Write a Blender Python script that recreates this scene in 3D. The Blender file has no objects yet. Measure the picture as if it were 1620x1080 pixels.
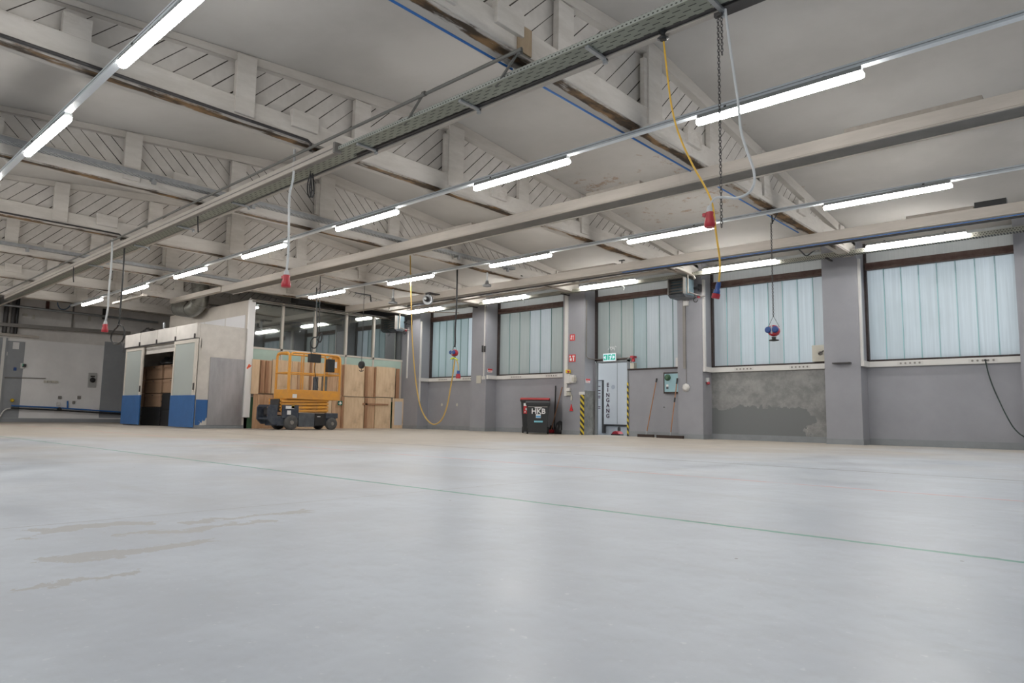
import bpy, bmesh, math, random
from mathutils import Vector, Matrix
random.seed(7)

# ------------------------------------------------------------------ camera, world, exposure
YAW, PITCH, ROLL, FPX, CAMZ = math.radians(47.86735702), math.radians(6.25669573), math.radians(0.96118651), 1094.97, 0.47
scene = bpy.context.scene
fwd = Vector((-math.cos(YAW)*math.cos(PITCH), math.sin(YAW)*math.cos(PITCH), math.sin(PITCH)))
rgt0 = Vector((math.sin(YAW), math.cos(YAW), 0.0))
up0 = rgt0.cross(fwd)
rgt = math.cos(ROLL)*rgt0 + math.sin(ROLL)*up0
upv = -math.sin(ROLL)*rgt0 + math.cos(ROLL)*up0
cd = bpy.data.cameras.new('camera')
cam = bpy.data.objects.new('camera', cd)
scene.collection.objects.link(cam)
cd.sensor_width = 36.0
cd.lens = FPX/1620.0*36.0
cd.clip_start = 0.02
cd.clip_end = 300
cam.matrix_world = Matrix(((rgt.x, upv.x, -fwd.x, 0.0), (rgt.y, upv.y, -fwd.y, 0.0), (rgt.z, upv.z, -fwd.z, CAMZ), (0, 0, 0, 1)))
scene.camera = cam

world = bpy.data.worlds.new('overcast_sky')
scene.world = world
world.use_nodes = True
wbg = world.node_tree.nodes['Background']
wbg.inputs[0].default_value = (0.90, 0.96, 1.0, 1)
wbg.inputs[1].default_value = 1.5
scene.view_settings.view_transform = 'Standard'
scene.view_settings.look = 'None'
scene.view_settings.gamma = 1.0
scene.view_settings.exposure = 0.5
try:
    scene.view_settings.use_curve_mapping = False
except Exception:
    pass
scene.cycles.max_bounces = 8
scene.cycles.diffuse_bounces = 5
scene.cycles.glossy_bounces = 3
scene.cycles.transparent_max_bounces = 8
TUBE = 40.0

CO = Vector((0, 0, CAMZ))
def ray(x, y):
    return rgt*((x-810)/FPX) + upv*(-(y-540)/FPX) + fwd
def onX(x, y, X):
    d = ray(x, y); return CO + d*(X/d.x)
def onY(x, y, Y):
    d = ray(x, y); return CO + d*(Y/d.y)
def onZ(x, y, Z):
    d = ray(x, y); return CO + d*((Z-CAMZ)/d.z)

# ------------------------------------------------------------------ main dimensions
W = 16.85      # inner face of the window wall between pilasters
P = 16.35      # front of the pilasters
OX = -20.3     # front of the office and side of the kiosk
KY = 8.82      # front of the kiosk
OY = 10.32     # side wall of the office
LX = -30.6     # far left wall
RIDGE_Y, RIDGE_Z, SLOPE = 7.68, 5.45, 0.098
def roofz(y): return RIDGE_Z - SLOPE*abs(y-RIDGE_Y)
ZT = 4.18      # underside of the truss chords
BACK_Y, RIGHT_X = -2.4, 5.2

# ------------------------------------------------------------------ materials
def nt(m):
    return m.node_tree.nodes, m.node_tree.links
def setin(b, names, v):
    for n in names:
        if n in b.inputs:
            b.inputs[n].default_value = v; return
MATS = {}
def mat(name, col, rough=0.6, metal=0.0, noise=0.0, nscale=3.0, col2=None, detail=6, spec=None, bump=0.0, coord='Object', stretch=None):
    if name in MATS: return MATS[name]
    m = bpy.data.materials.new(name); m.use_nodes = True
    N, L = nt(m)
    b = N['Principled BSDF']
    b.inputs['Base Color'].default_value = (*col, 1)
    b.inputs['Roughness'].default_value = rough
    b.inputs['Metallic'].default_value = metal
    if spec is not None: setin(b, ['Specular IOR Level', 'Specular'], spec)
    tc = N.new('ShaderNodeTexCoord'); mp = N.new('ShaderNodeMapping')
    L.new(tc.outputs[coord], mp.inputs[0])
    if stretch: mp.inputs['Scale'].default_value = stretch
    nz = N.new('ShaderNodeTexNoise'); nz.inputs['Scale'].default_value = nscale; nz.inputs['Detail'].default_value = detail
    nz.inputs['Roughness'].default_value = 0.65
    L.new(mp.outputs[0], nz.inputs[0])
    if noise > 0 or col2:
        r = N.new('ShaderNodeValToRGB')
        c2 = col2 or tuple(max(0, c*(1-noise)) for c in col)
        r.color_ramp.elements[0].position = 0.38; r.color_ramp.elements[0].color = (*c2, 1)
        r.color_ramp.elements[1].position = 0.66; r.color_ramp.elements[1].color = (*col, 1)
        L.new(nz.outputs[0], r.inputs[0]); L.new(r.outputs[0], b.inputs['Base Color'])
    if bump > 0:
        bp = N.new('ShaderNodeBump'); bp.inputs['Strength'].default_value = bump
        L.new(nz.outputs[0], bp.inputs['Height']); L.new(bp.outputs[0], b.inputs['Normal'])
    MATS[name] = m
    return m
def math_node(N, L, op, a, b=None, c=None, clamp=False):
    n = N.new('ShaderNodeMath'); n.operation = op; n.use_clamp = clamp
    for i, v in enumerate((a, b, c)):
        if v is None: continue
        if isinstance(v, (int, float)): n.inputs[i].default_value = v
        else: L.new(v, n.inputs[i])
    return n.outputs[0]
def mixc(N, L, fac, a, b):
    n = N.new('ShaderNodeMix'); n.data_type = 'RGBA'
    if isinstance(fac, (int, float)): n.inputs[0].default_value = fac
    else: L.new(fac, n.inputs[0])
    for i, v in ((6, a), (7, b)):
        if isinstance(v, tuple): n.inputs[i].default_value = (*v, 1)
        else: L.new(v, n.inputs[i])
    return n.outputs[2]
def noise_of(N, L, vec, scale, detail=5, rough=0.6, stretch=None):
    if stretch:
        mp = N.new('ShaderNodeMapping'); mp.inputs['Scale'].default_value = stretch
        L.new(vec, mp.inputs[0]); vec = mp.outputs[0]
    n = N.new('ShaderNodeTexNoise'); n.inputs['Scale'].default_value = scale
    n.inputs['Detail'].default_value = detail; n.inputs['Roughness'].default_value = rough
    L.new(vec, n.inputs[0]); return n.outputs[0]
def ramp(N, L, v, a, b):
    n = N.new('ShaderNodeMapRange'); n.inputs[1].default_value = a; n.inputs[2].default_value = b
    n.interpolation_type = 'SMOOTHSTEP'
    L.new(v, n.inputs[0]); return n.outputs[0]
def newmat(name):
    m = bpy.data.materials.new(name); m.use_nodes = True; MATS[name] = m
    N, L = nt(m); return m, N, L, N['Principled BSDF']
def sepxyz(N, L, coord='Object'):
    tc = N.new('ShaderNodeTexCoord'); s = N.new('ShaderNodeSeparateXYZ')
    L.new(tc.outputs[coord], s.inputs[0]); return tc.outputs[coord], s.outputs[0], s.outputs[1], s.outputs[2]

# planked, white-washed boarding with diagonal grooves (the groove direction is set per truss)
def plank_mat(sign):
    m, N, L, b = newmat('whitewashed_boarding_%s' % ('rising' if sign > 0 else 'falling'))
    vec, x, y, z = sepxyz(N, L)
    t = math_node(N, L, 'MULTIPLY', math_node(N, L, 'SUBTRACT', math_node(N, L, 'MULTIPLY', z, sign), y), 0.7071)
    q = math_node(N, L, 'DIVIDE', math_node(N, L, 'ADD', t, 50.0), 0.168)
    fr = math_node(N, L, 'FRACT', q)
    d = math_node(N, L, 'ABSOLUTE', math_node(N, L, 'SUBTRACT', fr, 0.5))
    nz = noise_of(N, L, vec, 1.3, 3)
    th = math_node(N, L, 'ADD', 0.512, math_node(N, L, 'MULTIPLY', nz, -0.095))
    g = math_node(N, L, 'GREATER_THAN', d, th)
    g2 = math_node(N, L, 'GREATER_THAN', d, 0.47)
    n2 = noise_of(N, L, vec, 2.2, 6)
    base = mixc(N, L, ramp(N, L, n2, .35, .7), (0.53, 0.50, 0.465), (0.64, 0.61, 0.575))
    base = mixc(N, L, math_node(N, L, 'MULTIPLY', g2, .30), base, (0.22, 0.19, 0.16))
    col = mixc(N, L, g, base, (0.05, 0.042, 0.035))
    L.new(col, b.inputs['Base Color']); b.inputs['Roughness'].default_value = 0.8
    return m
M_PL = {1: plank_mat(1), -1: plank_mat(-1)}

def whitewood(name, c1, c2, stain=0.0, sc=2.0):
    m, N, L, b = newmat(name)
    vec, x, y, z = sepxyz(N, L)
    n = noise_of(N, L, vec, sc, 8, .7, (1, .35, 1.5))
    col = mixc(N, L, ramp(N, L, n, .3, .68), c2, c1)
    if stain:
        n2 = noise_of(N, L, vec, 1.1, 8, .75, (1, .5, 1))
        col = mixc(N, L, math_node(N, L, 'MULTIPLY', ramp(N, L, n2, .56, .72), stain), col, (0.16, 0.10, 0.055))
    L.new(col, b.inputs['Base Color']); b.inputs['Roughness'].default_value = 0.75
    return m
M_CHORD = whitewood('whitewashed_timber', (0.64, 0.61, 0.57), (0.50, 0.47, 0.43), .35)
M_TOPCH = whitewood('whitewashed_rafter', (0.56, 0.53, 0.49), (0.46, 0.43, 0.39), .15)
m, N, L, b = newmat('rusty_underplate')
vec, x, y, z = sepxyz(N, L)
n = noise_of(N, L, vec, 1.2, 7, .7, (2.5, .45, 1))
mk = math_node(N, L, 'SUBTRACT', 1.0, ramp(N, L, math_node(N, L, 'ABSOLUTE', math_node(N, L, 'ADD', x, .095)), .03, .11))
st = ramp(N, L, math_node(N, L, 'ADD', n, math_node(N, L, 'MULTIPLY', mk, .20)), .56, .66)
br = mixc(N, L, ramp(N, L, noise_of(N, L, vec, 5, 5, .6, (1, .4, 1)), .4, .65), (0.05, 0.032, 0.018), (0.26, 0.15, 0.065))
L.new(mixc(N, L, st, (0.50, 0.47, 0.43), br), b.inputs['Base Color']); b.inputs['Roughness'].default_value = .8
M_RUST = m

# ceiling plaster
m, N, L, b = newmat('ceiling_plaster')
vec, x, y, z = sepxyz(N, L)
n = noise_of(N, L, vec, 0.5, 6)
n2 = noise_of(N, L, vec, 2.3, 8, .75)
col = mixc(N, L, ramp(N, L, n, .35, .65), (0.43, 0.412, 0.388), (0.49, 0.472, 0.447))
spot = math_node(N, L, 'MULTIPLY', ramp(N, L, n2, .60, .66), ramp(N, L, noise_of(N, L, vec, .33, 2), .58, .72))
# the leak stains between the beams by the first window bays
cx = math_node(N, L, 'MULTIPLY', math_node(N, L, 'GREATER_THAN', x, -8.3), math_node(N, L, 'LESS_THAN', x, -4.4))
cy = math_node(N, L, 'MULTIPLY', math_node(N, L, 'GREATER_THAN', y, 9.6), math_node(N, L, 'LESS_THAN', y, 14.2))
leak = math_node(N, L, 'MULTIPLY', math_node(N, L, 'MULTIPLY', cx, cy), ramp(N, L, noise_of(N, L, vec, 3.0, 8, .75), .535, .63))
leak = math_node(N, L, 'MULTIPLY', leak, ramp(N, L, noise_of(N, L, vec, .8, 2), .42, .52))
spot = math_node(N, L, 'MAXIMUM', spot, leak)
col = mixc(N, L, math_node(N, L, 'MULTIPLY', spot, .7), col, (0.30, 0.18, 0.10))
L.new(col, b.inputs['Base Color']); b.inputs['Roughness'].default_value = 0.85
M_CEIL = m

# floor: grey-blue coated screed with joints and worn marking lines
m, N, L, b = newmat('coated_floor')
vec, x, y, z = sepxyz(N, L)
big = noise_of(N, L, vec, 0.22, 4)
mid = noise_of(N, L, vec, 1.4, 7, .65)
fin = noise_of(N, L, vec, 38, 2)
col = mixc(N, L, ramp(N, L, mid, .33, .7), (0.42, 0.46, 0.52), (0.56, 0.605, 0.665))
mot = noise_of(N, L, vec, 11, 5, .7)
col = mixc(N, L, math_node(N, L, 'MULTIPLY', ramp(N, L, mot, .45, .7), .22), col, (0.36, 0.38, 0.41))
tan = ramp(N, L, math_node(N, L, 'ADD', math_node(N, L, 'MULTIPLY', big, 5.0), math_node(N, L, 'MULTIPLY', math_node(N, L, 'SUBTRACT', y, x), .16)), 3.6, 6.2)
dust = mixc(N, L, ramp(N, L, mid, .3, .7), (0.40, 0.355, 0.30), (0.50, 0.455, 0.40))
col = mixc(N, L, tan, col, dust)
streak = noise_of(N, L, vec, 1.0, 7, .7, (.35, 2.2, 1))
col = mixc(N, L, math_node(N, L, 'MULTIPLY', ramp(N, L, streak, .52, .75), .30), col, (0.33, 0.32, 0.31))
col = mixc(N, L, math_node(N, L, 'MULTIPLY', ramp(N, L, fin, .64, .76), .35), col, (0.72, 0.74, 0.76))
vor = N.new('ShaderNodeTexVoronoi'); vor.inputs['Scale'].default_value = 3.2; L.new(vec, vor.inputs[0])
col = mixc(N, L, math_node(N, L, 'MULTIPLY', math_node(N, L, 'LESS_THAN', vor.outputs[0], .022), .8), col, (0.10, 0.09, 0.08))
# brown worn patches near the camera on the left
def box_mask(xa, xb, ya, yb, soft):
    nx = math_node(N, L, 'ADD', x, math_node(N, L, 'MULTIPLY', math_node(N, L, 'SUBTRACT', noise_of(N, L, vec, 3.5, 6, .7), .5), soft*1.3))
    ny = math_node(N, L, 'ADD', y, math_node(N, L, 'MULTIPLY', math_node(N, L, 'SUBTRACT', noise_of(N, L, vec, 1.6, 6, .7, (1.3, .8, 1)), .5), soft*2.0))
    r = math_node(N, L, 'MULTIPLY', math_node(N, L, 'GREATER_THAN', nx, xa), math_node(N, L, 'LESS_THAN', nx, xb))
    r2 = math_node(N, L, 'MULTIPLY', math_node(N, L, 'GREATER_THAN', ny, ya), math_node(N, L, 'LESS_THAN', ny, yb))
    return math_node(N, L, 'MULTIPLY', r, r2)
patch = None
for q in ((-3.30, -3.12, .80, 1.25, .5), (-2.62, -2.50, .66, 1.25, .4), (-2.92, -2.84, 1.0, 1.6, .4), (-3.10, -3.02, 1.35, 1.9, .4), (-2.25, -2.20, .55, .85, .3)):
    k = box_mask(*q); patch = k if patch is None else math_node(N, L, 'MAXIMUM', patch, k)
col = mixc(N, L, math_node(N, L, 'MULTIPLY', patch, .5), col, (0.34, 0.31, 0.27))
def line(v, c, w, a, b_, color, amt, jitter=.0):
    global col
    vv = v
    if jitter: vv = math_node(N, L, 'ADD', v, math_node(N, L, 'MULTIPLY', math_node(N, L, 'SUBTRACT', noise_of(N, L, vec, 9, 4), .5), jitter))
    d = math_node(N, L, 'ABSOLUTE', math_node(N, L, 'SUBTRACT', vv, c))
    k = math_node(N, L, 'LESS_THAN', d, w)
    k = math_node(N, L, 'MULTIPLY', k, ramp(N, L, noise_of(N, L, vec, 1.7, 5, .7), a, b_))
    col = mixc(N, L, math_node(N, L, 'MULTIPLY', k, amt), col, color)
line(y, 3.03, .018, .2, .38, (0.08, 0.30, 0.23), .92, .03)
line(y, 3.045, .006, .5, .6, (0.05, 0.08, 0.07), .9, .02)
line(y, 5.45, .018, .3, .5, (0.66, 0.24, 0.22), .8, .02)
line(y, 7.45, .028, .3, .45, (0.16, 0.15, 0.15), .8, .04)
line(y, 9.9, .03, .5, .62, (0.20, 0.22, 0.36), .8, .05)
line(y, 12.6, .03, .55, .62, (0.15, 0.16, 0.22), .8, .05)
line(x, -3.36, .006, .2, .4, (0.26, 0.25, 0.24), .55, .008)
line(x, -7.2, .012, .3, .5, (0.25, 0.23, 0.21), .6, .01)
L.new(col, b.inputs['Base Color'])
rr = ramp(N, L, mid, .3, .7)
b.inputs['Roughness'].default_value = 0.4
rg = math_node(N, L, 'ADD', math_node(N, L, 'MULTIPLY', rr, .16), math_node(N, L, 'ADD', math_node(N, L, 'MULTIPLY', tan, .16), math_node(N, L, 'ADD', .31, math_node(N, L, 'MULTIPLY', big, .06))))
L.new(rg, b.inputs['Roughness'])
bp = N.new('ShaderNodeBump'); bp.inputs['Strength'].default_value = .05; bp.inputs['Distance'].default_value = .05
L.new(mid, bp.inputs['Height']); L.new(bp.outputs[0], b.inputs['Normal'])
M_FLOOR = m

# painted walls
M_GREY = mat('grey_wall_paint', (0.315, 0.32, 0.35), .6, noise=.10, nscale=1.1)
M_GREYD = mat('darker_grey_wall_paint', (0.32, 0.335, 0.355), .6, noise=.12, nscale=1.4)
m, N, L, b = newmat('damp_patched_wall')
vec, x, y, z = sepxyz(N, L)
nn = noise_of(N, L, vec, .9, 5, .6)
up = noise_of(N, L, vec, 3.0, 8, .75)
col = mixc(N, L, ramp(N, L, up, .35, .7), (0.19, 0.195, 0.195), (0.31, 0.31, 0.305))
col = mixc(N, L, math_node(N, L, 'MULTIPLY', ramp(N, L, noise_of(N, L, vec, 2.6, 7, .7, (1, 1, .35)), .62, .70), .6), col, (0.46, 0.44, 0.40))
edge = math_node(N, L, 'ADD', z, math_node(N, L, 'MULTIPLY', math_node(N, L, 'SUBTRACT', nn, .5), -1.1))
edx = math_node(N, L, 'ADD', x, math_node(N, L, 'MULTIPLY', math_node(N, L, 'SUBTRACT', noise_of(N, L, vec, 2.5, 5), .5), 1.2))
low = math_node(N, L, 'MULTIPLY', math_node(N, L, 'LESS_THAN', edge, .80), math_node(N, L, 'LESS_THAN', edx, -5.75))
col = mixc(N, L, low, col, (0.165, 0.175, 0.18))
L.new(col, b.inputs['Base Color']); b.inputs['Roughness'].default_value = .6
M_DAMP = m
M_CONC = mat('bare_cement_patch', (0.21, 0.215, 0.205), .8, noise=.35, nscale=5)
M_WHITEWALL = mat('white_wall_paint', (0.84, 0.83, 0.83), .7, noise=.10, nscale=1.0)
M_UPWALL = mat('dusty_upper_wall', (0.76, 0.73, 0.70), .8, noise=.22, nscale=1.0)
M_SKIRT = mat('grey_skirting', (0.26, 0.28, 0.295), .6, noise=.12, nscale=4)
M_TRUNK = mat('white_plastic', (0.66, 0.65, 0.63), .4, noise=.05)
M_BROWN = mat('brown_steel_transom', (0.075, 0.035, 0.03), .6, noise=.45, nscale=7, col2=(0.11, 0.07, .055))
M_SEAL = mat('dark_rusty_frame', (0.055, 0.04, 0.038), .7, noise=.4, nscale=14)
M_STEEL = mat('cream_painted_steel', (0.50, 0.455, 0.405), .55, noise=.16, nscale=1.6, stretch=(.5, 3, 3))
M_STEELG = mat('grey_painted_steel', (0.24, 0.225, 0.21), .5, noise=.2, nscale=2)
M_DARKST = mat('dark_steel', (0.075, 0.07, 0.07), .5, .3, noise=.3, nscale=4)
M_GALV = mat('galvanised_steel', (0.42, 0.44, 0.46), .4, .75, noise=.18, nscale=8)
M_RAIL = mat('light_grey_rail', (0.80, 0.84, 0.87), .4, 0.0, noise=.05)
M_HOUS = mat('grey_luminaire_housing', (0.36, 0.37, 0.37), .5)
M_BLACK = mat('black_plastic', (0.016, 0.016, 0.017), .45)
M_RUBBER = mat('black_rubber', (0.03, 0.03, 0.032), .8, noise=.3, nscale=12)
M_RED = mat('red_plastic', (0.42, 0.025, 0.04), .35)
M_BLUEPL = mat('blue_plastic', (0.02, 0.07, 0.26), .35)
M_BLUECAB = mat('blue_cable_sheath', (0.03, 0.14, 0.42), .5)
M_YEL = mat('yellow_cable_sheath', (0.72, 0.43, 0.05), .5)
M_YELD = mat('dusty_yellow_cable', (0.55, 0.36, 0.10), .6)
M_GCAB = mat('grey_cable_sheath', (0.55, 0.57, 0.58), .5)
M_KWHITE = mat('cream_kiosk_panel', (0.66, 0.63, 0.59), .55, noise=.14, nscale=2.4)
M_KBLUE = mat('blue_kiosk_paint', (0.035, 0.135, 0.36), .45, noise=.12, nscale=3)
M_FRAME = mat('cream_window_frame', (0.60, 0.56, 0.50), .5, noise=.08)
M_SHEET = mat('brushed_metal_sheet', (0.46, 0.46, 0.48), .45, .6, noise=.25, nscale=2.2, stretch=(1, 1, .3))
M_CARD = mat('brown_cardboard', (0.30, 0.19, 0.12), .85, noise=.12, nscale=5)
M_GREEN = mat('green_dado_paint', (0.07, 0.16, 0.09), .6, noise=.2)
M_MINT = mat('mint_panel', (0.42, 0.55, 0.49), .6, noise=.06)
M_ORANGE = mat('orange_machine_paint', (0.80, 0.37, 0.045), .45, noise=.2, nscale=4, col2=(0.66, 0.31, 0.07))
M_NAVY = mat('navy_machine_paint', (0.022, 0.030, 0.055), .45, noise=.35, nscale=6, col2=(.06, .07, .085))
M_BOARD = mat('dusty_packing_board', (0.37, 0.335, 0.295), .7, noise=.25, nscale=3)
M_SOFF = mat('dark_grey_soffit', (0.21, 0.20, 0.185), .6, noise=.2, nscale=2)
M_PIPE = mat('dark_grey_pipe', (0.13, 0.13, 0.12), .5, .2)
M_GREYMET = mat('scuffed_grey_cover', (0.13, 0.145, 0.165), .4, .4, noise=.35, nscale=5)
M_STAINL = mat('sheet_duct_metal', (0.36, 0.36, 0.33), .35, .85, noise=.3, nscale=3)
M_WHITE = mat('plain_white', (0.78, 0.78, 0.78), .5)
M_DOORW = mat('white_painted_steel_door', (0.80, 0.82, 0.84), .45, noise=.04)
M_SIGNR = mat('sign_red', (0.62, 0.035, 0.04), .5)
M_SIGNG = mat('sign_green', (0.0, 0.30, 0.14), .5)
M_SIGNBL = mat('sign_blue', (0.03, 0.12, 0.38), .5)
M_TXT = mat('dark_lettering', (0.08, 0.03, 0.05), .6)
M_BIN = mat('anthracite_bin_plastic', (0.028, 0.030, 0.033), .5)
M_BAG = mat('black_bag_film', (0.012, 0.012, 0.013), .38)
M_BROOM = mat('brown_bristles', (0.05, 0.035, 0.03), .9)
M_HANDLE = mat('varnished_broomstick', (0.42, 0.20, 0.10), .5, noise=.2, nscale=6)
M_YELLOW = mat('signal_yellow', (0.75, 0.52, 0.03), .5)
M_LBLUE = mat('light_blue_enamel', (0.32, 0.52, 0.58), .45, noise=.1)
M_CREAMBOX = mat('cream_switch_box', (0.55, 0.53, 0.46), .5, noise=.1)
M_COPPER = mat('red_brown_beam', (0.13, 0.05, 0.04), .6, noise=.3)
M_GREYBLUE = mat('grey_blue_heater_casing', (0.16, 0.23, 0.27), .55, .1, noise=.25, nscale=6)
def wood(name, c1, c2, direction):
    m, N, L, b = newmat(name)
    vec, x, y, z = sepxyz(N, L)
    n = noise_of(N, L, vec, 2.2, 8, .65, direction)
    col = mixc(N, L, ramp(N, L, n, .3, .72), c2, c1)
    n2 = noise_of(N, L, vec, 1.7, 5)
    col = mixc(N, L, math_node(N, L, 'MULTIPLY', ramp(N, L, n2, .58, .74), .35), col, (0.22, 0.13, 0.07))
    L.new(col, b.inputs['Base Color']); b.inputs['Roughness'].default_value = .7
    return m
M_PLY = wood('pale_plywood', (0.76, 0.58, 0.39), (0.64, 0.46, 0.29), (3, 3, 1))
M_PLY2 = wood('aged_softwood_boards', (0.64, 0.43, 0.27), (0.48, 0.30, 0.18), (6, 6, .6))
M_BATT = wood('reddish_batten', (0.42, 0.23, 0.13), (0.30, 0.16, 0.09), (6, 6, .6))
M_OLDWOOD = wood('raw_packing_timber', (0.40, 0.31, 0.21), (0.30, 0.22, 0.14), (4, 4, 1))

def emis(name, col, s):
    m, N, L, b = newmat(name)
    setin(b, ['Emission Color'], (*col, 1)); setin(b, ['Emission Strength'], s)
    b.inputs['Base Color'].default_value = ((.8, .8, .8, 1) if s > 5 else (*[c*.3 for c in col], 1))
    return m
M_TUBE = emis('lit_opal_diffuser', (1.0, 0.97, 0.93), TUBE)
M_LITG = emis('lit_sign_green', (0.02, .42, .30), .55)
M_LITW = emis('lit_sign_white', (.75, .9, 1.0), .55)

# translucent profiled glass of the windows: every strip is a pane of its own tint
def uglass(name, tint, trans):
    m, N, L, b = newmat(name)
    vec, x, y, z = sepxyz(N, L)
    vert = noise_of(N, L, vec, 1.0, 5, .6, (26, 1, .5))
    blot = noise_of(N, L, vec, .8, 3)
    c1 = tuple(t*trans for t in tint); c2 = tuple(t*trans*.88 for t in tint)
    col = mixc(N, L, ramp(N, L, vert, .35, .65), c2, c1)
    col = mixc(N, L, math_node(N, L, 'MULTIPLY', ramp(N, L, blot, .4, .7), .18), col, (.5*trans, .56*trans, .57*trans))
    out = N['Material Output']
    tr = N.new('ShaderNodeBsdfTranslucent'); L.new(col, tr.inputs[0])
    df = N.new('ShaderNodeBsdfDiffuse'); df.inputs[0].default_value = (.42, .46, .46, 1)
    gl = N.new('ShaderNodeBsdfGlossy'); gl.inputs[0].default_value = (.9, .95, .95, 1); gl.inputs[1].default_value = .38
    m1 = N.new('ShaderNodeMixShader'); m1.inputs[0].default_value = .25
    L.new(tr.outputs[0], m1.inputs[1]); L.new(df.outputs[0], m1.inputs[2])
    m2 = N.new('ShaderNodeMixShader'); m2.inputs[0].default_value = .05
    L.new(m1.outputs[0], m2.inputs[1]); L.new(gl.outputs[0], m2.inputs[2])
    L.new(m2.outputs[0], out.inputs[0]); N.remove(b)
    return m
M_UG = uglass('profiled_glass_green_tint', (0.74, 0.83, 0.84), .68)
M_UGL = uglass('profiled_glass_grey_green', (0.78, 0.80, 0.77), .66)
M_UGB = uglass('profiled_glass_blue_white', (0.86, 0.90, 0.93), .78)
M_UGW = uglass('profiled_glass_white_strip', (0.86, 0.88, 0.90), .71)
M_UGT = uglass('profiled_glass_dusty_top', (0.85, 0.83, 0.80), .62)
M_JOINT = mat('teal_glass_joint', (0.36, 0.58, 0.60), .4)
M_JOINTD = mat('dark_teal_glass_joint', (0.24, 0.36, 0.35), .4)
def pane(name, tint, gloss, rough=.03):
    m, N, L, b = newmat(name)
    out = N['Material Output']
    tr = N.new('ShaderNodeBsdfTransparent'); tr.inputs[0].default_value = (*tint, 1)
    gl = N.new('ShaderNodeBsdfGlossy'); gl.inputs[0].default_value = (.9, .95, .95, 1); gl.inputs[1].default_value = rough
    df = N.new('ShaderNodeBsdfDiffuse'); df.inputs[0].default_value = (.30, .32, .31, 1)
    m1 = N.new('ShaderNodeMixShader'); m1.inputs[0].default_value = gloss
    m0 = N.new('ShaderNodeMixShader'); m0.inputs[0].default_value = .10
    L.new(tr.outputs[0], m0.inputs[1]); L.new(df.outputs[0], m0.inputs[2])
    L.new(m0.outputs[0], m1.inputs[1]); L.new(gl.outputs[0], m1.inputs[2])
    L.new(m1.outputs[0], out.inputs[0]); N.remove(b)
    return m
M_PANE = pane('office_glass', (.55, .58, .57), .30)
M_FROST = mat('frosted_door_glass', (0.42, 0.46, 0.44), .12, spec=.9)

# perforated tray steel: slots and holes are a surface pattern
def perf_mat(name, px_, py_, fx, fy, axisv, base):
    m, N, L, b = newmat(name)
    vec, x, y, z = sepxyz(N, L)
    v = {'y': y, 'z': z, 'x': x}[axisv]
    row = math_node(N, L, 'FLOOR', math_node(N, L, 'DIVIDE', math_node(N, L, 'ADD', v, 50), py_))
    off = math_node(N, L, 'MULTIPLY', math_node(N, L, 'MODULO', row, 2), .5)
    a = x if axisv != 'x' else y
    u = math_node(N, L, 'FRACT', math_node(N, L, 'ADD', math_node(N, L, 'DIVIDE', math_node(N, L, 'ADD', a, 80), px_), off))
    w = math_node(N, L, 'FRACT', math_node(N, L, 'DIVIDE', math_node(N, L, 'ADD', v, 50), py_))
    k = math_node(N, L, 'MULTIPLY', math_node(N, L, 'LESS_THAN', math_node(N, L, 'ABSOLUTE', math_node(N, L, 'SUBTRACT', u, .5)), fx/2),
                  math_node(N, L, 'LESS_THAN', math_node(N, L, 'ABSOLUTE', math_node(N, L, 'SUBTRACT', w, .5)), fy/2))
    c = mixc(N, L, ramp(N, L, noise_of(N, L, vec, 1.5, 5), .35, .7), tuple(q*.82 for q in base), base)
    L.new(mixc(N, L, k, c, (0.025, 0.025, 0.022)), b.inputs['Base Color'])
    b.inputs['Roughness'].default_value = .5; b.inputs['Metallic'].default_value = .15
    return m
M_TRAYB = perf_mat('slotted_tray_base', .15, .05, .5, .22, 'y', (0.30, 0.315, 0.26))
M_TRAYS = perf_mat('perforated_tray_side', .045, .03, .42, .4, 'z', (0.36, 0.38, 0.35))
M_TRAY2 = perf_mat('perforated_steel_tray', .05, .035, .5, .4, 'z', (0.44, 0.44, 0.38))
M_TRAY3 = perf_mat('perforated_galvanised_tray', .09, .04, .5, .35, 'x', (0.40, 0.42, 0.43))
# hazard tape
m, N, L, b = newmat('hazard_tape')
vec, x, y, z = sepxyz(N, L)
k = math_node(N, L, 'LESS_THAN', math_node(N, L, 'FRACT', math_node(N, L, 'DIVIDE', math_node(N, L, 'ADD', math_node(N, L, 'ADD', z, x), 60), .17)), .5)
L.new(mixc(N, L, k, (0.62, 0.47, 0.03), (0.02, 0.02, 0.02)), b.inputs['Base Color']); M_HAZ = m

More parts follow.
